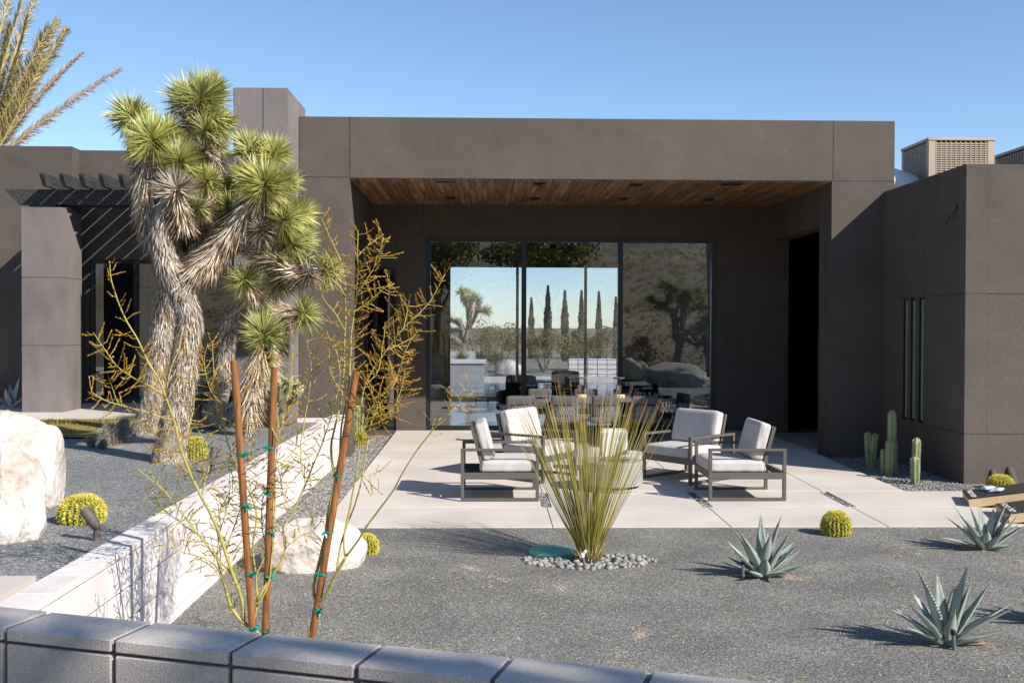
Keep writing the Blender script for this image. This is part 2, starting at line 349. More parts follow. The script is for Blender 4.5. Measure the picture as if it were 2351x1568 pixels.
# ------------------------------------------------------------------ the ground
def patioz(y): return .02+.0125*(y-10.57)
def gz(x, y):    # front gravel
    z = -.012+.03*noise.noise(Vector((x*.45, y*.45, 3)))+.012*noise.noise(Vector((x*1.6, y*1.6, 1)))
    e = max(0, min(1, (10.57-y)/1.0)); z = z*e+.008*(1-e)
    z += .10*math.exp(-(((x-.92)/.9)**2+((y-9.25)/.55)**2))*0+.03*math.exp(-(((x-2.35)/.6)**2+((y-8.8)/.5)**2))
    return z
def lz(x, y):    # raised bed at the left
    return .60+.035*noise.noise(Vector((x*.4, y*.4, 7)))+.012*noise.noise(Vector((x*1.5, y*1.5, 2)))
def sheet(x0, x1, y0, y1, st, fz, name, mat):
    nx = max(1, int((x1-x0)/st)); ny = max(1, int((y1-y0)/st)); mb = MB()
    vs_ = [(x0+(x1-x0)*i/nx, y0+(y1-y0)*j/ny, fz(x0+(x1-x0)*i/nx, y0+(y1-y0)*j/ny)) for j in range(ny+1) for i in range(nx+1)]
    fs = [(j*(nx+1)+i, j*(nx+1)+i+1, (j+1)*(nx+1)+i+1, (j+1)*(nx+1)+i) for j in range(ny) for i in range(nx)]
    return struct(mb.add(vs_, fs).build(name, mat, smooth=True))
struct(MB().add([(-3000, -3000, -.12), (3000, -3000, -.12), (3000, 4000, -.12), (-3000, 4000, -.12)], [(0, 1, 2, 3)]).build('ground', 'desert'))
sheet(-2.3, 16, -3, 10.575, .12, gz, 'gravel', 'gravel')
sheet(-14, -2.4, 2.5, 16.35, .12, lz, 'planting_bed', 'gravel_left')
struct(MB().box(-2.26, -1.73, 10.57, 19.42, -.3, .035).build('gravel_strip', 'pea'))
struct(MB().box(5.30, 9.5, 12.72, 16.75, -.3, .03).build('gravel_margin', 'pea'))
# patio slabs
def slab(mb, x0, x1, y0, y1, g=.004):
    x0 += g; x1 -= g; y0 += g; y1 -= g
    a, b = patioz(y0), patioz(y1)
    mb.add([(x0, y0, -.2), (x1, y0, -.2), (x1, y1, -.2), (x0, y1, -.2), (x0, y0, a), (x1, y0, a), (x1, y1, b), (x0, y1, b)],
           [(0, 3, 2, 1), (4, 5, 6, 7), (0, 1, 5, 4), (1, 2, 6, 5), (2, 3, 7, 6), (3, 0, 4, 7)])
pm = MB(); xs = [-1.73, .69, 2.56, 4.23, 5.30]
for i in range(4): slab(pm, xs[i], xs[i+1], 12.72, 15.9)
for i in range(4): slab(pm, xs[i], xs[i+1], 15.9, 19.42)
xf = [-1.73, .69, 2.56, 4.23, 7.1, 10, 13]
for i in range(6):
    a, b = xf[i], xf[i+1]
    slab(pm, a, b, 10.57, 11.66)
    slab(pm, a+(.055 if 0 < i < 4 else 0), b-(.055 if i < 3 else 0), 11.663, 12.70, .0025)
struct(pm.build('patio', 'concrete', bevel=.004, seg=1))
struct(MB().box(-1.72, 7.0, 11.5, 12.9, -.25, .016).build('gravel_seam', 'pea'))
# loose chips on the gravel
def chips(n, fx, name, label, mat='stone_chip', smin=.004, smax=.009):
    mb = MB()
    for _ in range(n):
        x, y, z = fx(); s_ = rnd(smin, smax); a = rnd(0, PI)
        q = [Vector((s_, 0, 0)), Vector((0, s_*.7, 0)), Vector((-s_, 0, 0)), Vector((0, -s_*.7, 0)), Vector((0, 0, s_*.6))]
        m_ = Matrix.Rotation(a, 3, 'Z')
        mb.add([m_ @ v+Vector((x, y, z)) for v in q], [(0, 1, 4), (1, 2, 4), (2, 3, 4), (3, 0, 4)])
    return tag(mb.build(name, mat), label, 'stones', kind='stuff')
def fr():
    y = 5.2+(10.45-5.2)*random.random()**1.2; x = rnd(-2.2, y*.62); return x, y, gz(x, y)
chips(14000, fr, 'stone_chips', 'loose grey stone chips scattered over the front gravel')
def fl():
    y = rnd(6, 15.5); x = rnd(-y*.52-.6, -2.5); return x, y, lz(x, y)
chips(5000, fl, 'stone_chips', 'loose stone chips on the raised bed behind the white wall')
def fp():
    if random.random() < .5:
        x = rnd(-2.23, -1.75); y = rnd(10.6, 19.3)
    else:
        x = rnd(5.33, 6.33); y = rnd(12.75, 16.1)
    return x, y, .033
chips(5000, fp, 'river_gravel', 'mixed tan and grey pebbles in the strips beside the patio', 'stone_chip', .012, .024)
def fs_():
    k = random.choice((.69, 2.56, 4.23)); return k+rnd(-.05, .05), rnd(11.68, 12.68), +.018+rnd(0, .01)
chips(1400, fs_, 'slot_gravel', 'pebbles filling the narrow slots cut in the patio', 'stone_chip', .012, .022)
# sand scuffs
for (px, py, sx, sy, z) in [(1270, 1345, .16, .07, 0), (1130, 1325, .22, .08, 0), (1470, 1447, .12, .06, 0), (2080, 1270, .3, .09, 0), (1815, 1325, .22, .07, 0), (1075, 1302, .12, .06, 0), (2255, 1480, .2, .08, 0), (255, 1172, .22, .08, .6), (275, 1028, .35, .12, .6)]:
    c = G(px, py, z); fz = gz if z == 0 else lz
    def sf():
        r_ = abs(random.gauss(0, .55)); a = rnd(0, 2*PI); x = c.x+math.cos(a)*r_*sx; y = c.y+math.sin(a)*r_*sy*3; return x, y, fz(x, y)-.001
    mb = MB()
    for _ in range(240):
        x, y, zz = sf(); s_ = rnd(.003, .009)
        if noise.noise(Vector((x*7, y*7, 1))) < -.05: continue
        mb.add([(x-s_, y-s_, zz), (x+s_, y-s_, zz), (x+s_*.8, y+s_, zz), (x-s_, y+s_, zz), (x, y, zz+.006)], [(0, 1, 4), (1, 2, 4), (2, 3, 4), (3, 0, 4)])
    o = mb.build('sand_patch', 'dirt'); o['kind'] = 'stuff'; o['label'] = 'bare tan sand showing through the gravel'
lt = MB()
for _ in range(150):
    y = 5.6+(10.3-5.6)*random.random(); x = rnd(-1.9, y*.55); z = gz(x, y)+.004; a = rnd(0, PI); L = rnd(.02, .09)
    d = Vector((math.cos(a), math.sin(a), rnd(-.05, .15)))
    lt.tube([(x, y, z), Vector((x, y, z))+d*L*.5+Vector((0, 0, .006)), Vector((x, y, z))+d*L+rvec()*.012], [.0022, .0018, .001], 4)
    for _ in range(random.randint(0, 3)): lt.leaf(Vector((x, y, z))+rvec()*.03*Vector((1, 1, 0)).length, Vector((rnd(-1, 1), rnd(-1, 1), .2)), rnd(.01, .03), .007)
tag(lt.build('litter', 'agave_dry'), 'dry twigs and leaf scraps lying on the gravel', 'litter', kind='stuff')
struct(MB().box(-14, -3.9, 16.2, 19.4, .3, .655).build('walkway', 'concrete'))
struct(MB().box(-3.9, -2.46, 16.0, 16.15, .3, .66).build('kerb', 'block'))
p0 = G(75, 1337, .62)
struct(MB().box(-14, p0.x+.02, 2.6, p0.y, .3, .66).build('path', 'concrete'))
sheet(-7.4, -5.0, 13.7, 16.2, .2, lambda x, y: lz(x, y)+.03-.02*abs(noise.noise(Vector((x, y, 0)))), 'lawn', 'turf')
gm = MB()
for _ in range(5000):
    x = rnd(-7.4, -4.95); y = rnd(13.75, 16.2)
    if noise.noise(Vector((x*2, y*2, 0))) < -.35: continue
    gm.leaf(Vector((x, y, lz(x, y)+.01)), Vector((rnd(-.5, .5), rnd(-.5, .5), 1)), rnd(.02, .055) if noise.noise(Vector((x, y, 5))) < .3 else rnd(.05, .11), .008)
tag(gm.build('grass', 'grass'), 'short green and dried yellow grass by the walkway', 'grass', kind='stuff')
# ------------------------------------------------------------------ block walls
def block_wall(name, label, A, B, ztop, zbot, L, mat, mmat, thick=.2, capt=.045, course=.203, cap_over=0.0, joint=.011, off=0.0, extra=False):
    """A->B is the face line; the wall body extends to the right-hand normal 'inside'"""
    A = Vector((A[0], A[1], 0)); B = Vector((B[0], B[1], 0)); d = (B-A); Ln = d.length; d.normalize(); nrm = Vector((-d.y, d.x, 0))
    root = thing(name, label, 'wall', (A.x, A.y, zbot))
    T = Matrix(((d.x, nrm.x, 0, A.x), (d.y, nrm.y, 0, A.y), (0, 0, 1, 0), (0, 0, 0, 1)))
    body = MB(); body.box(0, Ln, joint, thick-joint, zbot, ztop-.006, T); body.build('mortar', mmat, root)
    bl = MB(); cp = MB(); x = -off
    zc = ztop-capt
    while x < Ln:
        a, b = max(0, x)+joint/2, min(Ln, x+L)-joint/2
        if b > a+.02:
            cp.box(a, b, -cap_over-rnd(0, .002), thick+cap_over, zc+.003, ztop+rnd(-.0015, .0015), T)
            z = zc
            while z > zbot:
                bl.box(a, b, -rnd(0, .0015), thick, max(zbot, z-course)+joint/2, z-joint/2, T); z -= course
        x += L
    bl.build('block_courses', mat, root, bevel=.003, seg=1); cp.build('capping', mat, root, bevel=.003, seg=1)
    return root
block_wall('retaining_wall', 'long white concrete block retaining wall running back to the house', (-2.25, 3.75), (-2.25, 16.13), .712, -.1, .406, 'block', 'mortar', off=.06)
A = G(10, 1442, 1.14); B = G(816, 1526.5, 1.14); d = (B-A); L3 = d.length/3; d.normalize()
A2 = A-d*L3*3; B2 = B+d*L3*6
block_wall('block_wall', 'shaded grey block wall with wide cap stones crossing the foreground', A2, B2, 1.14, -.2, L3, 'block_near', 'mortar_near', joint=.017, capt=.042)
# ------------------------------------------------------------------ the house
YF, YB = 16.15, 19.42
house = thing('house', 'low modern house with dark brown stucco walls and deep covered patio', 'house', (1.7, YF, 0))
ZC, ZT = 4.46, 5.42
us = [-2.975, -2.18, 5.51, 6.52]; zs = [-.3, ZC, ZT]
cells(us, zs, lambda i, j: not (i == 1 and j == 0), YF, YF+.6).build('wall', 'stucco', house)
# side returns of the porch
for xa, xb in ((5.51, 5.80), (-2.47, -2.18)):
    MB().box(xa, xb, YF+.603, YB, 3.79, 4.6).build('wall', 'stucco', house)
MB().box(-2.97, -2.68, YF+.603, 30, .3, ZT-.01).build('wall', 'stucco', house)
MB().box(5.803, 8.6, 24.0, 24.2, -.2, 4.08).build('wall', 'interior', house)
MB().box(8.601, 8.8, YF+.603, 24.21, -.2, 4.09).build('wall', 'stucco', house)
MB().box(6.53, 8.6, YF+.003, YF+.61, -.2, 4.07).build('wall', 'stucco', house)
MB().box(5.3, 8.6, YF+.603, YB-.003, -.2, .09).build('floor', 'slab_grey', house)
MB().box(5.803, 8.6, YB, 24.0, -.2, .085).build('floor', 'interior', house)
MB().box(5.5, 5.8, YB+.283, 24.0, -.2, 4.59).build('wall', 'interior', house)
wx0, wx1, wzt, wzb = -1.17, 4.40, 3.82, .13
dx0, dx1, dzt = -2.34, -1.735, 3.24
us = [-2.67, dx0, dx1, wx0, wx1, 5.8]; zs = [-.1, wzb, dzt, wzt, 4.59]
cells(us, zs, lambda i, j: not ((i == 3 and j in (1, 2)) or (i == 1 and j == 1)), YB, YB+.28).build('wall', 'stucco', house)
MB().box(5.803, 8.9, YF+.6, 24.3, 4.02, 4.15).build('roof', 'interior', house)
MB().box(-2.66, 6.4, YF+.6, 28.5, 4.6, 4.9).build('roof', 'interior', house)
# ceiling planks
cm = MB(); x = -2.178
while x < 5.5:
    x1 = min(x+.104, 5.508); y = YF+.02
    while y < YB-.01:
        y1 = min(YB-.003, y+rnd(.9, 2.6)); cm.box(x+.003, x1-.003, y+.001, y1-.001, ZC-.018-rnd(0, .002), ZC-.002); y = y1
    x = x1
cm.build('ceiling', 'ceiling', house)
for (px, py, sx) in [(1023, 415, .30), (1238, 422, .20), (1460, 424, .20), (1680, 421, .32), (1035, 454, .17), (1228, 455, .17), (1430, 456, .17), (1628, 458, .17)]:
    c = G(px, py, ZC-.02)
    q = MB(); q.box(c.x-sx/2, c.x+sx/2, c.y-.1, c.y+.1, ZC-.045, ZC-.0205)
    o = q.build('downlight', 'black_metal', house)
    MB().lathe([(.03, 0), (.05, .012)], 12, (c.x, c.y, ZC-.058)).build('lens', 'joint', o)
# control joints, 2 mm proud
jm = MB()
def jx(x, z0, z1, y, w=.006): jm.box(x-w, x+w, y-.0025, y+.004, z0, z1)
def jz(x0, x1, z, y, w=.006): jm.box(x0, x1, y-.0022, y+.004, z-w, z+w)
jx(-2.18, ZC, ZT, YF); jx(5.53, ZC, ZT, YF); jz(-2.97, -2.186, ZC+.01, YF); jz(5.537, 6.52, ZC, YF)
for x in (-1.73, -1.22, .72, 2.62, 4.46): jx(x, 3.85, ZC-.02, YB, .004)
jz(-2.1, wx0-.05, 3.84, YB, .004); jz(wx1, 5.4, 3.84, YB, .004); jx(-1.735, 3.3, 3.82, YB, .004); jz(5.2, 5.5, 3.79, YB, .004)
jm.build('control_joint', 'joint', house)
# sliding window wall
def window(root, x0, x1, z0, z1, y, bars, fw=.075, glass='glass', depth=.1, name='window'):
    f = MB(); f.box(x0, x1, y, y+depth, z1-fw, z1); f.box(x0, x1, y, y+depth, z0, z0+fw)
    f.box(x0, x0+fw, y+.001, y+depth-.001, z0+fw, z1-fw); f.box(x1-fw, x1, y+.001, y+depth-.001, z0+fw, z1-fw)
    for b in bars: f.box(b-fw*.55, b+fw*.55, y+.002, y+depth-.002, z0+fw, z1-fw)
    fo = f.build(name, 'black_metal', root)
    ed = [x0+fw]+list(bars)+[x1-fw]
    for i in range(len(ed)-1):
        a = ed[i]+(fw*.55 if i else 0); b = ed[i+1]-(fw*.55 if i < len(ed)-2 else 0)
        MB().box(a, b, y+depth*.45, y+depth*.45+.008, z0+fw, z1-fw).build('pane', glass, fo)
    return fo
b1 = P(1203, 700, YB).x; b2 = P(1425, 700, YB).x
wf = window(house, wx0, wx1, wzb, wzt, YB+.03, [b1, b2], .085)
dr = window(house, dx0, dx1, wzb, dzt, YB+.03, [dx0+.2], .05, 'glass_dark', name='door')
MB().box(dx0+.25, dx1-.05, YB+.10, YB+.13, wzb+.05, dzt-.05).build('door_leaf', 'black_metal', dr)
MB().tube([(dx1-.14, YB+.0, .9), (dx1-.14, YB+.0, 2.9)], .012, 8).build('handle', 'lamp_steel', dr)
# interior room
YI = 28.0
MB().box(-2.66, 9, YB+.29, YI, -.1, .11).build('floor', 'floor_in', house)
MB().box(4.9, 5.1, YB+.29, YI, .11, 4.59).build('wall', 'interior', house)
rx0, rx1 = P(1028, 700, YI).x, P(1428, 700, YI).x
us = [-2.67, rx0, rx1, 9]; zs = [-.1, .12, 3.83, 4.59]
cells(us, zs, lambda i, j: not (i == 1 and j == 1), YI, YI+.25).build('wall', 'interior', house)
window(house, rx0, rx1, .12, 3.83, YI+.05, [P(1188, 700, YI).x, P(1345, 700, YI).x], .07, 'clear')
MB().box(-2.66, rx0-.3, YB+1.5, YB+1.7, .11, 4.59).build('wall', 'interior', house)
# right wing
XW, YW = 6.36, 13.36
ZW = 4.29
ws = []
for px in (2087, 2104.5, 2124):
    yy = (XW-CAM.x)*2330/(px-1118); ws.append(yy)
ws.sort(); hw = .085
us = [YW]; 
for yy in ws: us += [yy-hw, yy+hw]
us += [16.149]; zs = [-.3, .72, 2.56, ZW]
cells(us, zs, lambda i, j: not (j == 1 and i in (1, 3, 5)), XW, XW+.3, 'y').build('wall', 'stucco', house)
MB().box(XW+.303, 16, YW+.003, YW+.3, -.3, ZW-.002).build('wall', 'stucco', house)
MB().box(XW+.303, 16, YW+.303, 19, 3.7, 3.85).build('roof', 'interior', house)
MB().box(XW+.60, XW+.65, YW+.31, 16.1, 0, 3.6).build('wall', 'interior', house)
MB().box(15.8, 16, YW+.303, 19, -.3, ZW-.01).build('wall', 'stucco', house)
for yy in ws:
    f = MB(); 
    f.box(XW+.008, XW+.10, yy-hw, yy-hw+.014, .72, 2.56); f.box(XW+.008, XW+.10, yy+hw-.014, yy+hw, .72, 2.56)
    f.box(XW+.009, XW+.099, yy-hw+.014, yy+hw-.014, .72, .75); f.box(XW+.009, XW+.099, yy-hw+.014, yy+hw-.014, 2.53, 2.56)
    wo_ = f.build('window', 'black_metal', house)
    MB().box(XW+.034, XW+.04, yy-hw+.03, yy+hw-.015, .752, 2.528).build('blind', 'blind', wo_)
    MB().box(XW+.018, XW+.023, yy-hw+.014, yy+hw-.014, .75, 2.53).build('pane', 'glass_slit', wo_)
jm = MB()
def jy(y0, y1, z): jm.box(XW-.0025, XW+.004, y0, y1, z-.006, z+.006)
jy(YW+.003, ws[0]-hw, 2.57); jy(ws[2]+hw, 16.14, 2.57); jy(YW+.003, ws[0]-hw, .70); jy(ws[2]+hw, 16.14, .70)
for z in (2.57, .70): jm.box(XW+.003, 16, YW-.0005, YW+.006, z-.006, z+.006)
for y in (ws[0]-hw-.01, ws[2]+hw+.01): jm.box(XW-.002, XW+.004, y-.003, y+.003, 2.59, ZW-.01)
jm.build('control_joint', 'joint', house)
# junction hole with stray cable
pj = Vector((XW, XW*2330/(2206-1118), 0)); pj.z = 2.1+(752-468)/2330*pj.y
q = MB(); q.box(XW-.006, XW+.01, pj.y-.025, pj.y+.025, pj.z-.035, pj.z+.035); jb = q.build('junction_box', 'black_metal', house)
cb = MB(); cb.tube([(XW-.01, pj.y, pj.z-.03), (XW-.04, pj.y+.05, pj.z-.10), (XW-.03, pj.y+.2, pj.z-.15), (XW-.02, pj.y+.30, pj.z-.22)], .004, 6)
cb.tube([(XW-.01, pj.y, pj.z-.04), (XW-.03, pj.y-.02, pj.z-.12), (XW-.02, pj.y+.08, pj.z-.16)], .004, 6); cb.build('cable', 'black_metal', jb)
# tower
XTW = -2.985
q = MB(); q.box(-3.80, XTW, 15.3, 16.75, .3, 5.67); q.build('chimney', 'stucco_smooth', house, bevel=.012)
q = MB(); q.box(-3.36, -3.35, 15.2965, 15.31, .65, 5.66); q.build('control_joint', 'joint', house)
q = MB(); q.box(-3.82, -2.975, 15.27, 16.14, .3, .64); q.build('chimney_base', 'bronze', house)
# left wing
XS = P(165, 345, 19.0).x; YA, YL = 19.0, 19.35
MB().box(-18, XS, YA, YA+.9, .2, ZT).build('wall', 'stucco', house)
lwx0, lwx1 = P(205, 700, YL).x, -4.4
us = [XS+.003, lwx0, lwx1, -2.98]; zs = [.2, .72, 3.36, ZT-.01]
cells(us, zs, lambda i, j: not (i == 1 and j == 1), YL, YL+.28).build('wall', 'stucco', house)
window(house, lwx0, lwx1, .72, 3.36, YL+.03, [P(310, 700, YL).x, P(337, 700, YL).x+.35], .075, 'glass_dark')
MB().box(XS, -2.98, 22.5, 22.7, .2, ZT-.02).build('wall', 'interior', house)
MB().box(XS, -2.98, YL+.29, 22.49, .5, .66).build('floor', 'interior', house)
MB().box(XS, -2.98, YL+.29, 22.49, 3.9, 4.1).build('roof', 'interior', house)
MB().box(-18, -2.98, 22.71, 30, .2, 4.6).build('wall', 'interior', house)
# wall scoops (step lights) at the far right
for k, (px, py, s_) in enumerate([(2279, 1092, 1.0), (2318, 1088, 1.15)]):
    c = P(px, py, YW); sc = MB(); n = 14; prof = []
    H_ = .19*s_; rows = 8; vs_ = []; fs = []
    for i in range(rows+1):
        t = i/rows; wd = (.035+.035*t)*s_; dp = (.012+.085*t)*s_
        for j in range(n+1):
            a = PI*j/n; vs_.append((c.x+math.cos(a)*wd+.02*t, YW-.001-math.sin(a)*dp, c.z+H_*.5-H_*t-(.03*(1-math.sin(a)) if i == 0 else 0)))
    for i in range(rows):
        for j in range(n): a = i*(n+1)+j; fs.append((a, a+n+1, a+n+2, a+1))
    fs.append(tuple(range(n+1))); sc.add(vs_, fs)
    sc.add([(c.x+math.cos(PI*j/n)*.068*s_+.02, YW-.001-math.sin(PI*j/n)*.093*s_, c.z-H_*.5+.004) for j in range(n+1)], [tuple(range(n, -1, -1))])
    tag(sc.build('wall_light', 'stucco', smooth=True), ['smaller brown scoop wall light, the one nearer the corner' , 'larger brown scoop wall light above the yellow barrel cactus'][k], 'wall light', 'scoop lights on the right wall')
# ------------------------------------------------------------------ pergola
pg = thing('pergola', 'black timber pergola with slanted rafter ends on a stucco pillar', 'pergola', (-7.5, 17.6, .65))
px0, px1 = P(50, 700, 17.2).x, P(143, 700, 17.2).x
pz = 4.09
pl = MB(); zz = .64
for zt in (1.78, 2.92, pz):
    pl.box(px0, px1, 17.2, 18.02, zz, zt-.012); pl.box(px0+.008, px1-.008, 17.208, 18.012, zt-.012, zt); zz = zt
pl.build('pillar', 'stucco_smooth', pg)
bm_ = MB(); bx0 = P(12, 450, 17.5).x
def bevelbar(mb, x0, x1, y0, y1, z0, z1, cut):   # beam along X with a slanted left end
    mb.add([(x0+cut, y0, z0), (x1, y0, z0), (x1, y0, z1), (x0, y0, z1), (x0+cut, y1, z0), (x1, y1, z0), (x1, y1, z1), (x0, y1, z1)],
           [(0, 1, 2, 3), (5, 4, 7, 6), (0, 4, 5, 1), (3, 2, 6, 7), (0, 3, 7, 4), (1, 5, 6, 2)])
bevelbar(bm_, bx0, -3.85, 17.45, 17.55, 4.16, 4.42, .25)
bm_.build('beam', 'black_wood', pg)
bm_ = MB(); bevelbar(bm_, bx0+.05, -3.85, 17.75, 17.85, 4.16, 4.42, .25); bm_.build('beam', 'black_wood', pg)
for px in (88, 165, 245): 
    q = MB(); c = P(px+30, 458, 17.44); q.lathe([(.012, 0), (.02, .01), (.012, .02)], 8, (c.x, 17.44, c.z), Matrix.Rotation(PI/2, 3, 'X')); q.build('bolt', 'black_metal', pg)
MB().box(-7.75, -7.35, 17.47, 17.83, pz+.003, 4.16).build('bracket', 'black_metal', pg)
XR = P(93, 420, 17.0).x; sp = P(138, 420, 17.0).x-XR
for k in range(12):
    x = XR+sp*k
    if x > -3.9: break
    q = MB(); a, b = x, x+.07
    y0, y1 = 16.95, (18.99 if b < XS else 19.34)
    q.add([(a, y0+.13, 4.425), (b, y0+.13, 4.425), (b, y0, 4.59), (a, y0, 4.59), (b, y0, 4.625), (a, y0, 4.625), (a, y1, 4.425), (b, y1, 4.425), (b, y1, 4.625), (a, y1, 4.625)],
          [(0, 1, 2, 3), (3, 2, 4, 5), (5, 4, 8, 9), (0, 6, 7, 1), (0, 3, 5, 9, 6), (1, 7, 8, 4, 2), (6, 9, 8, 7)])
    q.build('rafter', 'black_wood', pg)
# ------------------------------------------------------------------ roof machines
def ac_unit(x, y, z, label):
    t = thing('air_conditioner', label, 'air conditioner', (x, y, z), 0, 'air conditioners on the right roof')
    W_, D_, H0, H_ = 1.13, 1.12, .32, 1.30
    b = MB(); b.box(0, W_, 0, D_, 0, H0-.01); b.build('base', 'ac', t, True)
    fr_ = MB()
    fr_.box(-.012, W_+.012, -.012, D_+.012, H_-.05, H_); fr_.box(-.01, W_+.01, -.01, D_+.01, H0-.01, H0+.03)
    for (a, b_) in ((0, 0), (W_-.12, 0), (0, D_-.09), (W_-.12, D_-.09)): fr_.box(a, a+.12, b_, b_+.09, H0+.03, H_-.05)
    fr_.build('housing', 'ac', t, True, bevel=.006, seg=1)
    c = MB(); c.box(.03, W_-.03, .03, D_-.03, H0+.03, H_-.06); c.build('coil', 'joint', t, True)
    g_ = MB(); z_ = H0+.06
    while z_ < H_-.07:
        g_.box(.12, W_-.12, .004, .022, z_, z_+.02); g_.box(.004, .022, .09, D_-.09, z_, z_+.02); z_ += .037
    x_ = .12
    while x_ < W_-.12: g_.box(x_, x_+.014, -.002, .003, H0+.04, H_-.06); x_ += .085
    y_ = .09
    while y_ < D_-.09: g_.box(-.002, .003, y_, y_+.014, H0+.04, H_-.06); y_ += .085
    g_.build('grille', 'ac', t, True)
    return t
c = P(2132, 316, 17.0); ac_unit(c.x, 17.0, c.z-1.3, 'tan rooftop air conditioner standing alone above the wing wall')
c = P(2351, 330, 17.2); ac_unit(c.x+.05, 17.2, c.z-1.32, 'second tan rooftop air conditioner, cut off by the right edge')
dm = MB(); a = P(2040, 392, 17.3)
dm.tube([(a.x-.9, 17.6, a.z+.1), (a.x-.1, 17.6, a.z-.10), (a.x+.8, 17.6, a.z-.34), (a.x+1.0, 17.6, a.z-1.0)], [.26, .26, .26, .26], 20)
tag(dm.build('roof_duct', 'galv', smooth=True), 'silver white sheet metal duct on the roof below the air conditioner', 'duct')
# ------------------------------------------------------------------ lounge chairs
def cushion(mb, x0, x1, y0, y1, z0, z1, T=None, n=10, puff=.02, crease=0, seed=0):
    """soft box: superellipsoid-like block with slightly puffed faces and wrinkles at the edge"""
    bm = bmesh.new(); bmesh.ops.create_cube(bm, size=2); bmesh.ops.subdivide_edges(bm, edges=bm.edges[:], cuts=n, use_grid_fill=True)
    hx, hy, hz = (x1-x0)/2, (y1-y0)/2, (z1-z0)/2; r_ = min(hx, hy, hz)*.55
    c_ = Vector(((x0+x1)/2, (y0+y1)/2, (z0+z1)/2)); vs_ = []
    for v in bm.verts:
        p = Vector((v.co.x*hx, v.co.y*hy, v.co.z*hz))
        q = Vector((max(-hx+r_, min(hx-r_, p.x)), max(-hy+r_, min(hy-r_, p.y)), max(-hz+r_, min(hz-r_, p.z))))
        dd = p-q
        if dd.length > 0: p = q+dd.normalized()*r_
        e = (1-min(1, abs(v.co.x))**4)*(1-min(1, abs(v.co.y))**4)
        f = (1-min(1, abs(v.co.z))**4)
        p.z += math.copysign(puff, v.co.z)*e*abs(v.co.z)
        p.x += v.co.x*puff*.3*f; p.y += v.co.y*puff*.3*f
        if crease: p += Vector((0, 1, 0))*crease*noise.noise(Vector((p.x*28, v.co.y*2+seed, p.z*5)))*abs(v.co.y)
        p += Vector((1, 1, 1))*.003*noise.noise(p*14+Vector((seed, 0, 0)))
        vs_.append(c_+p)
    bm.verts.index_update(); fs = [tuple(v.index for v in f.verts) for f in bm.faces]; bm.free()
    if T is not None: vs_ = [T @ v for v in vs_]
    mb.add(vs_, fs)
def lounge():
    t = thing('lounge_chair', '', 'armchair', (0, 0, 0), 0, 'lounge chairs around the fire pit')
    hl, hw_, ha = .465, .425, .62; b = .045
    for s_ in (-1, 1):
        f = MB(); y0 = s_*hw_-(b if s_ > 0 else 0); y1 = y0+b
        f.box(-hl, hl, y0, y1, 0, .032); f.box(-hl, hl, y0-.004, y1+.004, ha-.03, ha)
        f.box(-hl, -hl+.04, y0+.001, y1-.001, .032, ha-.03); f.box(hl-.04, hl, y0+.001, y1-.001, .032, ha-.03)
        f.build('side_frame', 'chair_frame', t, True, bevel=.003, seg=1)
    f = MB(); f.box(-hl+.05, hl-.045, -hw_+b+.002, hw_-b-.002, .25, .265)
    f.box(-hl+.001, hl-.001, -hw_+.004, -hw_+.03, .262, .335); f.box(-hl+.001, hl-.001, hw_-.03, hw_-.004, .262, .335)
    f.box(hl-.03, hl-.002, -hw_+.03, hw_-.03, .262, .335); f.box(-hl+.002, -hl+.03, -hw_+.03, hw_-.03, .262, .335)
    f.build('seat_frame', 'chair_frame', t, True)
    m = MB(); T = Matrix.Translation((-.19, 0, .335)) @ Matrix.Rotation(R(-15), 4, 'Y')
    m.box(-.02, .02, -hw_+.05, -hw_+.085, 0, .56, T); m.box(-.02, .02, hw_-.085, hw_-.05, 0, .56, T)
    for z_ in (.12, .3, .48): m.box(-.012, .012, -hw_+.085, hw_-.085, z_, z_+.06, T)
    m.box(-.014, .014, -hw_+.085, hw_-.085, .55, .56, T); m.build('back_frame', 'chair_frame', t, True)
    s = MB(); cushion(s, -.24, hl-.005, -hw_+.045, hw_-.045, .325, .475, n=14, puff=.008, crease=.011, seed=2); s.build('seat_cushion', 'cushion', t, True, smooth=True)
    s = MB(); cushion(s, .025, .175, -hw_+.05, hw_-.05, .12, .575, T, n=12, puff=.0, crease=.009, seed=5)
    s.build('back_cushion', 'cushion', t, True, smooth=True)
    return t
lc = lounge()
spots = [((.155, 12.43), 0, 'pale lounge chair seen side-on with its back to the gravel strip, front left'),
         ((.62, 13.88), math.atan2(-.6, .8), 'pale lounge chair half hidden by the reed clump, back left'),
         ((2.74, 13.72), math.atan2(-.63, -.776), 'pale lounge chair angled towards the camera in front of the dining table end'),
         ((3.11, 12.43), PI, 'pale lounge chair seen side-on nearest the agave, front right')]
for i, ((x, y), a, lb) in enumerate(spots):
    o = lc if i == 0 else copy_tree(lc)
    o.location = (x, y, patioz(y)+.001); o.rotation_euler = (0, 0, a); o['label'] = lb
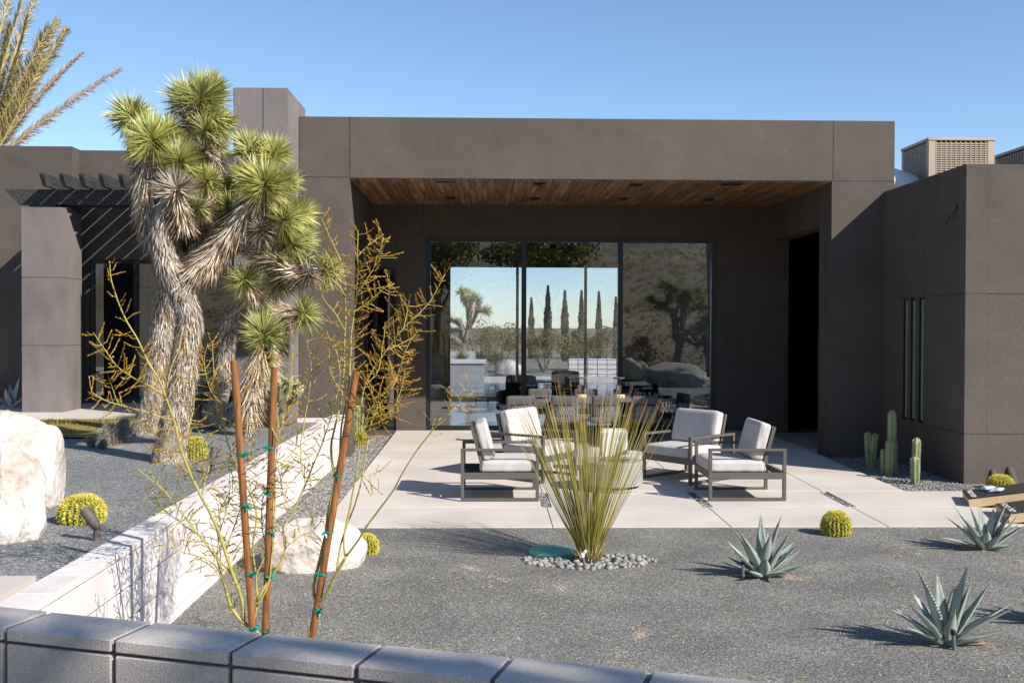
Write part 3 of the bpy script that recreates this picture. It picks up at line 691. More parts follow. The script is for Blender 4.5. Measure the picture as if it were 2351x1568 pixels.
# fire pit
fx, fy = 1.60, 12.88; fz = patioz(fy)
fp_ = thing('fire_pit', 'low round grey concrete fire pit filled with red lava rock', 'fire pit', (fx, fy, fz))
MB().lathe([(.30, 0), (.33, .0), (.33, .03), (.335, .035)], 48, (fx, fy, fz+.002)).build('foot', 'slab_grey', fp_)
MB().lathe([(.30, .036), (.315, .036), (.315, .062), (.30, .062)], 48, (fx, fy, fz)).build('shadow_gap', 'joint', fp_)
MB().lathe([(.36, .063), (.385, .075), (.385, .355), (.375, .37), (.21, .37), (.20, .36), (.19, .30), (.02, .30)], 56, (fx, fy, fz)).build('bowl', 'pit', fp_)
lr = MB()
for _ in range(90):
    a = rnd(0, 2*PI); r_ = .17*math.sqrt(random.random()); rk = rock_mesh(rnd(.018, .03), rnd(.018, .03), rnd(.015, .028), random.randint(0, 99), 1)
    lr.add([Vector(v)+Vector((fx+r_*math.cos(a), fy+r_*math.sin(a), fz+.335+rnd(-.02, .045))) for v in rk.v], rk.f)
lr.build('lava_rock', 'lava', fp_)
MB().box(fx+.355, fx+.39, fy-.14, fy-.09, fz+.25, fz+.28).build('handle_slot', 'black_metal', fp_)
# white tank cover
tx, ty = P(1411, 1020, 14.2).x, 14.3; tz = patioz(ty)
tk = thing('side_cube', 'white square pedestal standing behind the round fire pit', 'pedestal', (tx, ty, tz), R(-4))
q = MB(); q.box(-.185, .185, -.17, .17, .012, .60); q.build('body', 'white_box', tk, True, bevel=.02)
q = MB(); q.box(-.15, .15, -.14, .14, 0, .012); q.build('foot', 'slab_grey', tk, True)
# ------------------------------------------------------------------ dining set
def dining_chair(label, cush):
    t = thing('dining_chair', label, 'dining chair', (0, 0, 0), 0, 'woven rope dining chairs under the covered patio')
    # local: faces +Y; back at -Y
    def path(s):   # s 0..1 around the U shaped back rail
        a = PI*(1-s); return Vector((.29*math.cos(a)*(1 if True else 1), -.26*math.sin(a)**.8+.12, 0)) if 0 < s < 1 else Vector((-.29 if s <= 0 else .29, .12, 0))
    pts = [Vector((-.29, .26, 0))]+[path(i/12) for i in range(13)]+[Vector((.29, .26, 0))]
    for z_, nm, r_ in ((.68, 'top_rail', .014), (.40, 'bottom_rail', .014)):
        MB().tube([p*(.93 if z_ < .5 else 1)+Vector((0, 0, z_)) for p in pts], r_, 8).build(nm, 'navy_cushion', t, True)
    st = MB(); K = 26
    for k in range(K):
        for dir_ in (-1, 1):
            vs_ = []; fs = []
            for j in range(6):
                tt = j/5; u = (k+.5)/K+dir_*.028*math.sin(tt*PI*2.0)*1.0
                u = max(0, min(1, u)); f_ = u*(len(pts)-1); i0 = min(len(pts)-2, int(f_)); p = pts[i0].lerp(pts[i0+1], f_-i0); tg = (pts[i0+1]-pts[i0]).normalized()
                nr = Vector((tg.y, -tg.x, 0)); p = p*(1-.07*tt)+nr*dir_*.005*math.cos(tt*PI*2)+Vector((0, 0, .68-.28*tt)); wd = .0085
                vs_ += [p-tg*wd, p+tg*wd]
                if j: fs.append((2*j-2, 2*j-1, 2*j+1, 2*j))
            st.add(vs_, fs)
    st.build('woven_back', 'rope', t, True)
    s = MB(); cushion(s, -.25, .25, -.16, .28, .38, .47, n=8, puff=.01); s.build('seat_cushion', cush, t, True, smooth=True)
    T = Matrix.Translation((0, -.035, .46)) @ Matrix.Rotation(R(7), 4, 'X')
    s = MB(); cushion(s, -.22, .22, -.05, .06, 0, .37, T, n=8, puff=.0, seed=3); s.build('back_cushion', cush, t, True, smooth=True)
    for sx in (-1, 1):
        for sy in (-1, 1):
            MB().tube([(sx*.20, sy*.15+.03, .40), (sx*.26, sy*.22+.03, 0)], .012, 6).build('leg', 'black_metal', t, True)
    return t
DY = 18.05
dc = dining_chair('', 'dark_cushion'); dcn = dining_chair('', 'navy_cushion')
dspots = [(dc, 1190, 17.35, .15, 'dark rope chair at the left end of the near side of the dining table'),
          (0, 1294, 17.3, 0, 'near side dining chair left of the reed clump centre, second from the left'),
          (0, 1388, 17.3, 0, 'near side dining chair directly behind the white pedestal, third from the left'),
          (0, 1480, 17.3, -.08, 'near side dining chair with bulky grey cushion, rightmost with its back turned'),
          (dcn, 1561, 17.95, PI*.56, 'dark rope chair with navy cushion at the right head of the dining table'),
          (1, 1240, 18.95, PI, 'far side dining chair against the glass, first from the left'),
          (1, 1345, 18.95, PI, 'far side dining chair against the glass, behind the two table lanterns'),
          (2, 1435, 18.95, PI-.1, 'far side dining chair with dark cushion against the glass, last on the right')]
for src, px, y, a, lb in dspots:
    if src in (0, 1): o = copy_tree(dc)
    elif src == 2: o = copy_tree(dcn)
    else: o = src
    o.location = (P(px, 900, y).x, y, patioz(y)+.001); o.rotation_euler = (0, 0, a); o['label'] = lb
tx0, tx1 = P(1205, 930, DY).x, P(1547, 930, DY).x
tb = thing('dining_table', 'long grey dining table under the covered patio by the glass', 'table', ((tx0+tx1)/2, DY, patioz(DY)))
q = MB(); n = 24; pr = []
for k in range(n*2):
    a = 2*PI*k/(n*2); ca, sa = math.cos(a), math.sin(a)
    pr.append((math.copysign(abs(ca)**.35, ca)*(tx1-tx0)/2, math.copysign(abs(sa)**.35, sa)*.5))
vs_ = [(x, y, .70) for x, y in pr]+[(x, y, .745) for x, y in pr]; m_ = len(pr)
q.add(vs_, [tuple(range(m_-1, -1, -1)), tuple(range(m_, 2*m_))]+[(k, (k+1) % m_, m_+(k+1) % m_, m_+k) for k in range(m_)])
q.build('table_top', 'table_top', tb, True)
for sx in (-1, 1):
    for sy in (-1, 1): MB().tube([(sx*.85, sy*.22, .70), (sx*1.0, sy*.34, 0)], .03, 8).build('leg', 'black_metal', tb, True)
TZ = patioz(DY)+.746
for px, lb in ((1333, 'steel table lantern on pale wooden base, the left of two'), (1421, 'steel table lantern on pale wooden base, the right of two')):
    x = P(px, 900, DY-.1).x; t = thing('table_lantern', lb, 'lantern', (x, DY-.1, TZ), 0, 'lanterns on the dining table')
    MB().lathe([(.10, 0), (.105, .01), (.105, .05), (.10, .06)], 28).build('base', 'pale_wood', t, True)
    MB().lathe([(.05, .06), (.055, .065), (.055, .22), (.05, .225)], 24).build('burner', 'lamp_steel', t, True, smooth=False)
    g_ = MB(); 
    for k in range(24):
        a, b = 2*PI*k/24, 2*PI*(k+1)/24
        g_.add([(.095*math.cos(a), .095*math.sin(a), .06), (.095*math.cos(b), .095*math.sin(b), .06), (.095*math.cos(b), .095*math.sin(b), .34), (.095*math.cos(a), .095*math.sin(a), .34)], [(0, 1, 2, 3)])
    g_.build('glass_chimney', 'clear', t, True, smooth=True)
    MB().lathe([(.100, .34), (.104, .345), (.104, .358), (.1, .362)], 28).build('top_ring', 'bronze', t, True)
for k, (px, dy, lb) in enumerate([(1245, -.25, 'dark plate at the left end of the dining table'), (1298, .2, 'dark plate set left of the first lantern'), (1375, -.2, 'dark plate between the two lanterns'), (1465, .2, 'dark plate right of the second lantern'), (1525, -.1, 'stack of dark plates at the right end of the dining table')]):
    x = P(px, 930, DY+dy).x; nn = 3 if k == 4 else 1; pr = []
    for i in range(nn): pr += [(.06, i*.012), (.13, .012+i*.012), (.135, .016+i*.012), (.06, .006+i*.012)]
    q = MB(); q.lathe(pr, 28, (x, DY+dy, TZ+.002)); tag(q.build('plate', 'board_black'), lb, 'plate', 'plates on the dining table')
for k, px in enumerate((1233, 1262, 1316, 1352, 1397, 1440, 1492, 1506)):
    y = DY+(-.28 if k % 2 else .1); x = P(px, 920, y).x
    q = MB(); q.lathe([(.022, 0), (.028, .004), (.034, .05), (.033, .105), (.030, .105), (.031, .05), (.024, .008), (.005, .007)], 18, (x, y, TZ+.002))
    tag(q.build('water_glass', 'clear', smooth=True), 'clear stemless glass standing among the plates on the dining table', 'glass', 'glasses on the dining table')
# ------------------------------------------------------------------ inside the house and the view through it
def club_chair(x, y, a, label):
    t = thing('club_chair', label, 'armchair', (x, y, .112), a, 'black leather chairs inside')
    s = MB(); cushion(s, -.32, .32, -.3, .3, .2, .42, n=6); s.build('seat', 'leather', t, True, smooth=True)
    s = MB(); cushion(s, -.34, .34, -.38, -.24, .25, .92, n=6); s.build('backrest', 'leather', t, True, smooth=True)
    for sx in (-1, 1):
        s = MB(); cushion(s, sx*.33-.06, sx*.33+.06, -.28, .3, .2, .6, n=5); s.build('armrest', 'leather', t, True, smooth=True)
        for sy in (-.25, .25): MB().tube([(sx*.27, sy, .2), (sx*.29, sy*1.1, 0)], .014, 6).build('leg', 'black_metal', t, True)
club_chair(P(1300, 880, 24.5).x, 24.5, PI, 'black leather armchair seen through the middle pane')
club_chair(P(1187, 880, 22.2).x, 22.2, PI*.9, 'black leather armchair beside the left window bar')
club_chair(P(1455, 890, 24.0).x, 24.0, 1.2, 'black leather armchair turned sideways behind the right window bar')
t = thing('cafe_table', 'small dark table inside between the leather armchairs', 'table', (P(1232, 890, 24).x, 24, .112))
MB().lathe([(.42, .70), (.43, .71), (.43, .73), (.42, .74)], 32).build('table_top', 'black_metal', t, True)
MB().tube([(0, 0, 0.02), (0, 0, .70)], .035, 10).build('stem', 'black_metal', t, True)
MB().lathe([(.26, 0), (.26, .015), (.05, .03)], 24).build('foot', 'black_metal', t, True)
# exterior beyond
struct(MB().box(-30, 40, 28.3, 42.5, -.11, .0).build('terrace', 'concrete'))
struct(MB().box(-2.5, 7, 30.2, 38.9, -.05, .012).build('pool', 'water'))
struct(MB().box(-8, 14, 39.0, 42.2, .004, .07).build('pool_coping', 'concrete'))
sp_ = MB(); X = P(1035, 850, 36).x; X1 = P(1112, 850, 36).x
sp_.box(X-3, X1, 36, 38.3, 0, .82); tag(sp_.build('spa', 'slab_grey'), 'raised pale spa box at the left of the pool, through the glass', 'spa')
block_wall('garden_wall', 'white block wall beyond the pool seen through the middle panes', (P(1305, 850, 42.6).x, 42.6), (P(1305, 850, 42.6).x+9, 42.6), .80, -.1, .406, 'block', 'mortar_near', joint=.03)
block_wall('garden_wall', 'white block wall far left beyond the spa', (P(950, 850, 46).x, 46), (P(1092, 850, 46).x, 46), 1.02, -.1, .406, 'block', 'mortar')
struct(MB().box(-40, 40, 42.55, 75, -.11, .02).build('garden_bed', 'turf_far'))
spc = MB(); spc.box(X-3, X1+.06, 35.94, 38.36, .82, .90); tag(spc.build('spa_coping', 'block'), 'pale stone coping on the raised spa through the glass', 'coping')
def cloud(mb, c, rad, n, ls, clumps=14, flat=1):
    c = Vector(c); cl = []
    for _ in range(clumps):
        v = rvec(); cl.append((Vector((v.x*rad[0], v.y*rad[1], v.z*rad[2])), rnd(.25, .5)))
    for _ in range(n):
        o, s_ = random.choice(cl); v = rvec()
        p = c+o+Vector((v.x*rad[0], v.y*rad[1], v.z*rad[2]))*s_
        mb.leaf(p, rvec(), ls*rnd(.6, 1.3), ls*.5, rvec())
def shrub(x, y, w_, h, label, mat='shrub', n=1500, ls=.16, name='desert_shrub'):
    t = thing(name, label, 'shrub', (x, y, 0))
    tr = MB()
    for k in range(6):
        a = rnd(0, 2*PI); tr.tube([(x, y, -.1), (x+math.cos(a)*w_*.15, y+math.sin(a)*w_*.15, h*.35), (x+math.cos(a)*w_*.3, y+math.sin(a)*w_*.3, h*.8)], [.05, .035, .01], 5)
    tr.build('stems', 'bark', t)
    m = MB(); cloud(m, (x, y, h*.6), (w_*.42, w_*.35, h*.36), n, ls, 18); m.build('foliage', mat, t)
    return t
for px, y, w_, h, lb in [(1150, 47, 2.4, 2.3, 'brown desert shrub left of the first window bar beyond the pool'), (1250, 47, 3.2, 2.3, 'wide olive desert tree in the centre beyond the pool'), (1320, 49, 1.8, 2.0, 'greener shrub behind the white block wall, left'), (1385, 49, 3.0, 2.3, 'olive shrub behind the white block wall, right'), (1100, 52, 3.5, 2.4, 'dull green thicket beneath the far branching joshua tree')]:
    c = P(px, 800, y); shrub(c.x, y, w_, h, lb, n=2600, ls=.11)
def spiky(x, y, z, r_, label, n=260, mat='yucca', name='yucca', up=.3, wd=.03):
    t = thing(name, label, 'yucca', (x, y, z)); m = MB()
    for _ in range(n):
        d = rvec(); d.z = abs(d.z)+rnd(-.25, up); m.leaf(Vector((x, y, z+r_*.35)), d, r_*rnd(.7, 1.05), wd, droop=r_*rnd(0, .25), seg=3)
    m.build('leaves', mat, t); MB().tube([(x, y, z-.1), (x, y, z+r_*.4)], [.09, .07], 8).build('trunk', 'bark', t); return t
for px, y, r_, lb in [(1060, 44, .95, 'grey green yucca at the left beyond the pool'), (1108, 44.5, 1.0, 'sprawling yucca with dry skirt by the left window bar'), (1140, 46, .9, 'yucca half hidden by the left window bar')]:
    c = P(px, 830, y); spiky(c.x, y, .3, r_, lb)
cy = None
for k, (px, top, wpx) in enumerate([(1220, 692, 14), (1258, 664, 21), (1297, 675, 20), (1335, 675, 16), (1375, 677, 15), (1414, 690, 12)]):
    Y = 68; a = P(px, top, Y); H_ = a.z+.1; wd = wpx*Y/2330/2
    t = thing('cypress', ['short slim', 'tallest', 'third', 'slender', 'fifth', 'rightmost thin'][k]+' cypress in the row seen through the house glass', 'tree', (a.x, Y, 0), 0, 'cypresses in a row beyond the pool')
    m = MB()
    for _ in range(1500):
        tt = random.random(); r_ = wd*min(1, (1-tt)*2.2+.05)*(.8+.3*noise.noise(Vector((k, tt*9, 0)))); a_ = rnd(0, 2*PI)
        m.leaf(Vector((a.x+math.cos(a_)*r_*rnd(.5, 1), Y+math.sin(a_)*r_, tt*H_)), Vector((math.cos(a_)*.3, math.sin(a_)*.3, 1)), .22, .10, rvec())
    m.build('foliage', 'cypress', t); MB().tube([(a.x, Y, -.1), (a.x, Y, H_*.8)], [.12, .03], 6).build('trunk', 'bark', t)
def boulder(x, y, z, rx, ry, rz, seed, label, mat='boulder', flat=.35, rot=0, sub=5, rough=.17):
    m = rock_mesh(rx, ry, rz, seed, sub, rough=rough, flat=flat); o = m.build('boulder', mat, smooth=True)
    for p in o.data.polygons: p.use_smooth = True
    o.location = (x, y, z); o.rotation_euler = (0, 0, rot); return tag(o, label, 'boulder')
c = P(1172, 855, 43); boulder(c.x, 43.4, .2, .7, .5, .55, 5, 'small pale boulder beyond the pool seen through the glass', sub=3)
# ------------------------------------------------------------------ boulders in front
c = G(44, 1165, .6); boulder(c.x-.07, c.y+.22, .78, .36, .36, .58, 2, 'large white boulder with rusty streaks, the rear of two at the left edge', rot=.4)
c = G(-8, 1247, .6); boulder(c.x-.02, c.y+.18, .74, .265, .3, .52, 9, 'large white boulder cut off by the left edge, the nearer of two', rot=1.1)
c = G(712, 1300, 0); boulder(c.x+.02, c.y+.1, .06, .48, .34, .37, 21, 'low white boulder behind the wooden stakes', rot=.35)
# ------------------------------------------------------------------ joshua trees
def resample(pts, rad, step):
    P_ = [Vector(p) for p in pts]; out = []; ro = []
    n = len(P_)
    for i in range(n-1):
        p0 = P_[max(i-1, 0)]; p1 = P_[i]; p2 = P_[i+1]; p3 = P_[min(i+2, n-1)]
        k = max(1, int((p2-p1).length/step))
        for j in range(k):
            t = j/k; t2 = t*t; t3 = t2*t
            out.append(.5*((2*p1)+(p2-p0)*t+(2*p0-5*p1+4*p2-p3)*t2+(3*p1-p0-3*p2+p3)*t3)); ro.append(rad[i]+(rad[i+1]-rad[i])*t)
    out.append(P_[-1]); ro.append(rad[-1]); return out, ro
def px_path(lst, Y0):
    """lst: (px, py, dY, radius) from the foot upwards"""
    return [P(a, b, Y0+c) for a, b, c, r_ in lst], [r_*.88 for a, b, c, r_ in lst]
def shag(mb, pts, rad, dens, L0, s0=0.0, lift=.35, wd=.012):
    tot = 0
    for i in range(len(pts)-1):
        a, b = pts[i], pts[i+1]; d = b-a; ln = d.length
        if ln < 1e-4: continue
        t = d/ln; u = t.orthogonal().normalized(); v = t.cross(u)
        k = dens*ln*2*PI*rad[i]; k = int(k)+(1 if random.random() < k-int(k) else 0)
        for _ in range(k):
            ang = rnd(0, 2*PI); nn = u*math.cos(ang)+v*math.sin(ang); s_ = random.random()
            p = a.lerp(b, s_)+nn*rad[i]*.93
            dd = -t+nn*rnd(lift*.4, lift*1.4)+Vector((0, 0, -.35))+rvec()*.42
            mb.leaf(p, dd, L0*rnd(.6, 1.3), wd*rnd(.7, 1.3), nn, droop=0)
def rosette(mb, mdead, c, ax, r_, n, wd=.013, stem=.5):
    ax = Vector(ax).normalized(); u = ax.orthogonal().normalized(); v = ax.cross(u)
    for _ in range(n):
        t = random.random(); th = math.acos(1-rnd(0, 1)*1.12) if random.random() < .75 else rnd(.9, 1.9); ph = rnd(0, 2*PI)
        d = ax*math.cos(th)+(u*math.cos(ph)+v*math.sin(ph))*math.sin(th)
        b = c+ax*(-r_*stem*t*.6*(1 if th > .8 else .3))+d*r_*.08
        mb.leaf(b, d+rvec()*.11, r_*rnd(.68, 1.12), wd*rnd(.75, 1.1), v, droop=r_*.05*max(0, th-.7))
    for _ in range(int(n*.85)):
        ph = rnd(0, 2*PI); th = rnd(1.9, 2.75); d = ax*math.cos(th)+(u*math.cos(ph)+v*math.sin(ph))*math.sin(th)
        d += Vector((0, 0, -.5))
        mdead.leaf(c-ax*r_*rnd(.1, 1.4)+(u*math.cos(ph)+v*math.sin(ph))*r_*.12, d, r_*rnd(.6, .95), wd, v)
def joshua(label, Y0, limbs, heads, name='joshua_tree', dens=1500, shl=.13, leafn=260, bark_to=None, k=1.0, group=None):
    base = P(limbs[0][0][0], limbs[0][0][1], Y0+limbs[0][0][2]); base = Vector((base.x, base.y, base.z))
    t = thing(name, label, 'joshua tree', base, 0, group)
    tm = MB(); dm_ = MB(); all_ = []
    for i, lb in enumerate(limbs):
        pts, rad = px_path(lb, Y0); pts, rad = resample(pts, rad, .06*k); rad = [r_*(1+.10*noise.noise(p*4)) for p, r_ in zip(pts, rad)]
        tm.tube(pts, [r_*.93 for r_ in rad], 16, wob=.18)
        if bark_to is not None and i == 0:
            z1 = bark_to; sh = [j for j, p in enumerate(pts) if p.z > z1-.35]
            j0 = sh[0] if sh else 0
            lo = [j for j in range(len(pts)) if z1-.35 < pts[j].z < z1+.2]
            shag(dm_, pts[j0:], rad[j0:], dens*.9, shl*.75, lift=.3)
            shag(dm_, pts[:j0+1], rad[:j0+1], dens*.35, shl*.3, lift=.12)
        else:
            shag(dm_, pts, rad, dens*1.1, shl*.85, lift=.45, wd=.011)
            dm_.cur = 1; q3 = len(pts)//5; shag(dm_, pts[q3:], rad[q3:], dens*.75, shl*1.45, lift=.8, wd=.012); dm_.cur = 0
        all_.append(pts)
    tm.build('trunk', 'bark', t, smooth=True); dm_.build('dead_leaves', ['dead', 'dead_brown'], t)
    for (px, py, dy, rpx, ax, dark) in heads:
        rpx *= 1.12; c = P(px, py, Y0+dy); r_ = rpx*(Y0+dy)/2330
        m = MB(); md = MB(); rosette(m, md, c, ax, r_, int(leafn*(rpx/60)**1.1*1.25), wd=.0165*k)
        ro = m.build('rosette' if dark < 2 else 'dry_rosette', ('jleaf', 'jleaf_dark', 'dead')[dark], t); md.build('dry_leaves', 'dead_brown', ro)
    return t
YJ = 11.3
limbsA = [
 [(388, 1066, 0, .27), (392, 1030, 0, .22), (402, 960, 0, .19), (416, 880, 0, .18), (428, 800, 0, .175), (436, 745, 0, .165), (424, 690, 0, .16), (408, 650, 0, .19), (385, 610, -.05, .17), (370, 550, -.1, .15), (378, 490, -.1, .14), (398, 440, -.1, .09)],
 [(412, 660, 0, .17), (450, 625, .0, .16), (492, 585, 0, .15), (532, 535, -.05, .14), (565, 485, -.1, .12), (592, 450, -.15, .08), (605, 425, -.2, .05)],
 [(380, 600, .1, .13), (354, 530, .1, .17), (346, 470, .05, .18), (340, 420, 0, .16), (340, 370, -.1, .08), (348, 325, -.15, .05)],
 [(340, 440, .15, .10), (324, 380, .2, .12), (306, 320, .25, .07), (300, 275, .3, .05)],
 [(378, 500, .05, .11), (400, 440, 0, .10), (412, 385, -.1, .05)],
 [(440, 620, .35, .12), (455, 540, .4, .10), (470, 460, .4, .10), (484, 380, .4, .13), (478, 320, .4, .14), (462, 250, .35, .06), (458, 225, .3, .04)],
 [(470, 470, .2, .08), (458, 490, .05, .06), (454, 478, -.1, .04)],
 [(500, 575, .1, .13), (560, 540, .1, .12), (610, 520, .0, .11), (645, 505, -.1, .06)],
 [(520, 560, .3, .11), (560, 470, .35, .10), (580, 400, .35, .08), (578, 350, .3, .05)],
 [(565, 480, .3, .09), (610, 420, .4, .08), (622, 360, .4, .05)],
 [(560, 560, .1, .11), (620, 590, .1, .10), (670, 622, .1, .09), (715, 626, .1, .08), (748, 620, .1, .05)],
 [(600, 560, .2, .10), (640, 580, .2, .08), (668, 565, .2, .05)],
]
headsA = [
 (298, 262, .3, 55, (-.5, -.1, .9), 1), (348, 318, -.25, 66, (-.1, -.75, .65), 0), (412, 368, -.25, 60, (.35, -.8, .5), 0),
 (430, 225, .5, 58, (-.6, -.1, .8), 1), (462, 222, .3, 66, (.2, -.5, .85), 1), (487, 200, .55, 42, (.4, .1, .9), 0), (490, 270, .3, 46, (.8, -.2, -.2), 0), (495, 335, .35, 40, (.7, -.3, -.3), 1),
 (476, 412, .1, 40, (.5, -.6, .6), 0), (454, 474, -.2, 38, (.0, -.95, .1), 1), (572, 340, .35, 46, (-.2, -.3, .95), 1), (628, 350, .4, 48, (.3, -.2, .95), 0), (555, 400, .3, 34, (-.8, -.3, .5), 1),
 (608, 420, -.3, 72, (.1, -.8, .6), 0), (660, 415, .3, 40, (.8, -.2, .4), 0), (655, 500, -.15, 60, (.7, -.5, .45), 0), (672, 555, .15, 56, (.8, -.4, .4), 1), (625, 585, .05, 48, (.2, -.9, .3), 1),
 (752, 618, .1, 46, (.95, -.2, .15), 1), (424, 560, .35, 24, (.1, -.8, .5), 1), (520, 430, .45, 40, (-.2, -.5, .8), 1), (692, 600, .2, 40, (.6, -.4, .6), 1), (470, 300, .15, 44, (0, -.8, .2), 1), (640, 530, .3, 46, (.5, -.3, .8), 1), (594, 455, .1, 40, (-.3, -.8, -.1), 1), (385, 300, .1, 40, (.4, -.2, .9), 1), (404, 432, -.3, 52, (-.1, -.4, .9), 2), (690, 490, .2, 46, (.8, -.2, .5), 0), (600, 525, -.15, 42, (-.1, -.8, .2), 2), (560, 640, .1, 44, (-.2, -.7, .5), 1), (600, 352, .5, 44, (0, 0, 1), 1), (505, 285, .4, 46, (.6, .1, .8), 1), (436, 290, .35, 46, (-.6, -.4, .1), 2), (470, 345, .2, 40, (0, -.8, -.2), 2), (525, 480, .1, 42, (-.2, -.8, .4), 1), (690, 545, .3, 44, (.9, -.1, .4), 0), (650, 640, .25, 46, (.5, -.6, .3), 1), (340, 385, .1, 44, (-.5, -.6, .3), 2), (372, 430, .0, 46, (-.1, -.8, .0), 2), (712, 626, -.02, 38, (.5, -.5, .2), 2)]
joshua('tall many-armed joshua tree with shaggy grey trunk, the nearest of the group', YJ, limbsA, headsA, bark_to=1.35)
limbsB = [[(335, 1000, 0, .27), (345, 950, 0, .23), (356, 890, 0, .2), (368, 800, 0, .19), (376, 720, 0, .18), (384, 650, -.3, .15), (390, 600, -.6, .1)]]
joshua('joshua trunk leaning behind the left side of the nearest joshua tree', 14.2, limbsB, [], bark_to=1.7)
limbsC = [[(490, 976, 0, .20), (498, 940, 0, .17), (508, 880, 0, .16), (518, 810, 0, .16), (526, 760, -.05, .16), (545, 715, -.15, .15), (572, 690, -.3, .09)],
          [(540, 740, -.1, .12), (590, 722, -.1, .12), (640, 716, -.1, .11), (682, 718, -.1, .06)]]
headsC = [(582, 672, -.5, 66, (.1, -.9, .25), 1), (628, 640, -.2, 44, (.6, -.5, .4), 1), (700, 718, -.1, 46, (.9, -.3, .0), 1)]
joshua('slim joshua tree with one drooping head, right of the nearest one', 15.0, limbsC, headsC, bark_to=1.6)
limbsD = [[(568, 996, 0, .11), (570, 950, 0, .10), (578, 890, 0, .11), (590, 840, 0, .13), (600, 800, 0, .06)]]
joshua('short young joshua tree with straw skirt in front of the tower', 14.0, limbsD, [(606, 765, 0, 58, (.1, -.35, .9), 1), (604, 805, 0, 44, (0, -.6, .3), 1)], dens=2600, shl=.2)
# straw skirt
# spiky yucca behind the trunk
c = G(452, 965, .62); spiky(c.x, c.y, .62, .55, 'grey yucca poking out behind the nearest joshua trunk', 160, 'yucca', wd=.014)
# cholla in front of the tower
c = G(640, 975, .62); t = thing('cholla_cactus', 'pale branching cholla cactus against the tower', 'cactus', (c.x, 14.9, .62)); m = MB(); sm = MB()
def cholla_arm(p, d, L, r_, depth):
    q = p+d*L; m.tube([p, p.lerp(q, .5), q], [r_*.8, r_, r_*.7], 7)
    for _ in range(int(40*L/.1)):
        s_ = random.random(); nn = rvec().normalized(); sm.leaf(p.lerp(q, s_)+nn*r_*.8, nn, .025, .004, rvec())
    if depth:
        for _ in range(random.choice((2, 3))): cholla_arm(q, (d+rvec()*.9+Vector((0, 0, .25))).normalized(), L*rnd(.75, 1), r_*.92, depth-1)
for k in range(3): cholla_arm(Vector((P(632+k*7, 900, 14.9).x, 14.9, .62)), Vector((rnd(-.15, .2), 0, 1)).normalized(), .20, .024, 4)
m.build('stem', 'cholla', t); sm.build('spines', 'cholla', t)
# ------------------------------------------------------------------ palm behind the left wing
YP = 27.0
pc = P(-70, 470, YP)
t = thing('palm_tree', 'palm with upright drying fronds rising behind the left roof', 'palm tree', (pc.x, YP, -.1))
MB().tube([(pc.x, YP, -.1), (pc.x, YP, pc.z)], [.35, .3], 14).build('trunk', 'bark', t)
fr_l = [((-60, 420), (70, 285), (278, 158), 1), ((-60, 420), (60, 240), (188, 122), 1), ((-50, 400), (75, 190), (152, 68), 0), ((-50, 400), (62, 200), (132, 46), 0), ((-60, 400), (50, 180), (112, 62), 2),
        ((-60, 400), (30, 170), (62, 36), 0), ((-60, 400), (30, 120), (95, -45), 0), ((-70, 400), (10, 130), (70, -60), 0), ((-70, 400), (-10, 120), (30, -60), 2), ((-70, 400), (-10, 200), (20, 60), 2),
        ((-70, 420), (10, 260), (45, 130), 2), ((-70, 420), (0, 240), (12, 120), 0), ((-80, 400), (-60, 150), (-40, -60), 0), ((-80, 400), (-110, 200), (-200, 20), 0), ((-80, 420), (-150, 300), (-300, 180), 1), ((-60, 430), (30, 300), (100, 130), 2)]
for a_, b_, c_, kind in fr_l:
    dy = rnd(-.5, .5); p0, p1, p2 = P(a_[0], a_[1], YP), P(b_[0], b_[1], YP+dy*.5), P(c_[0], c_[1], YP+dy)
    n = 90; pts = [(p0*(1-s_)**2+p1*2*s_*(1-s_)+p2*s_**2) for s_ in [i/n for i in range(n+1)]]
    m = MB(); m.tube(pts[::6]+[pts[-1]], [.022*(1-i/(n/6+1))+.004 for i in range(len(pts[::6])+1)], 6); fo = m.build('frond', 'rachis', t)
    lf = MB(); fdir = Vector((rnd(-.6, .6), rnd(-1, 1), rnd(.2, .8))).normalized()
    for i in range(int(n*.22), n):
        s_ = i/n; tg = (pts[i+1]-pts[i]).normalized(); L = (.42 if kind != 1 else .30)*math.sin(PI*min(1, .25+s_*.62))*rnd(.7, 1.15)
        s1 = tg.cross(fdir).normalized()
        for sg in (-1, 1):
            for _ in range(4):
                sd = (s1*sg+fdir*rnd(-.1, .55)+rvec()*.28)
                lf.leaf(pts[i]+tg*rnd(0, .04), tg*rnd(.75, 1.15)+sd*rnd(.45, .8), L*rnd(.8, 1.35), .024, rvec(), droop=L*rnd(.0, .4), seg=3)
    lf.build('leaflets', 'palm' if kind != 1 else 'palm_dry', fo)
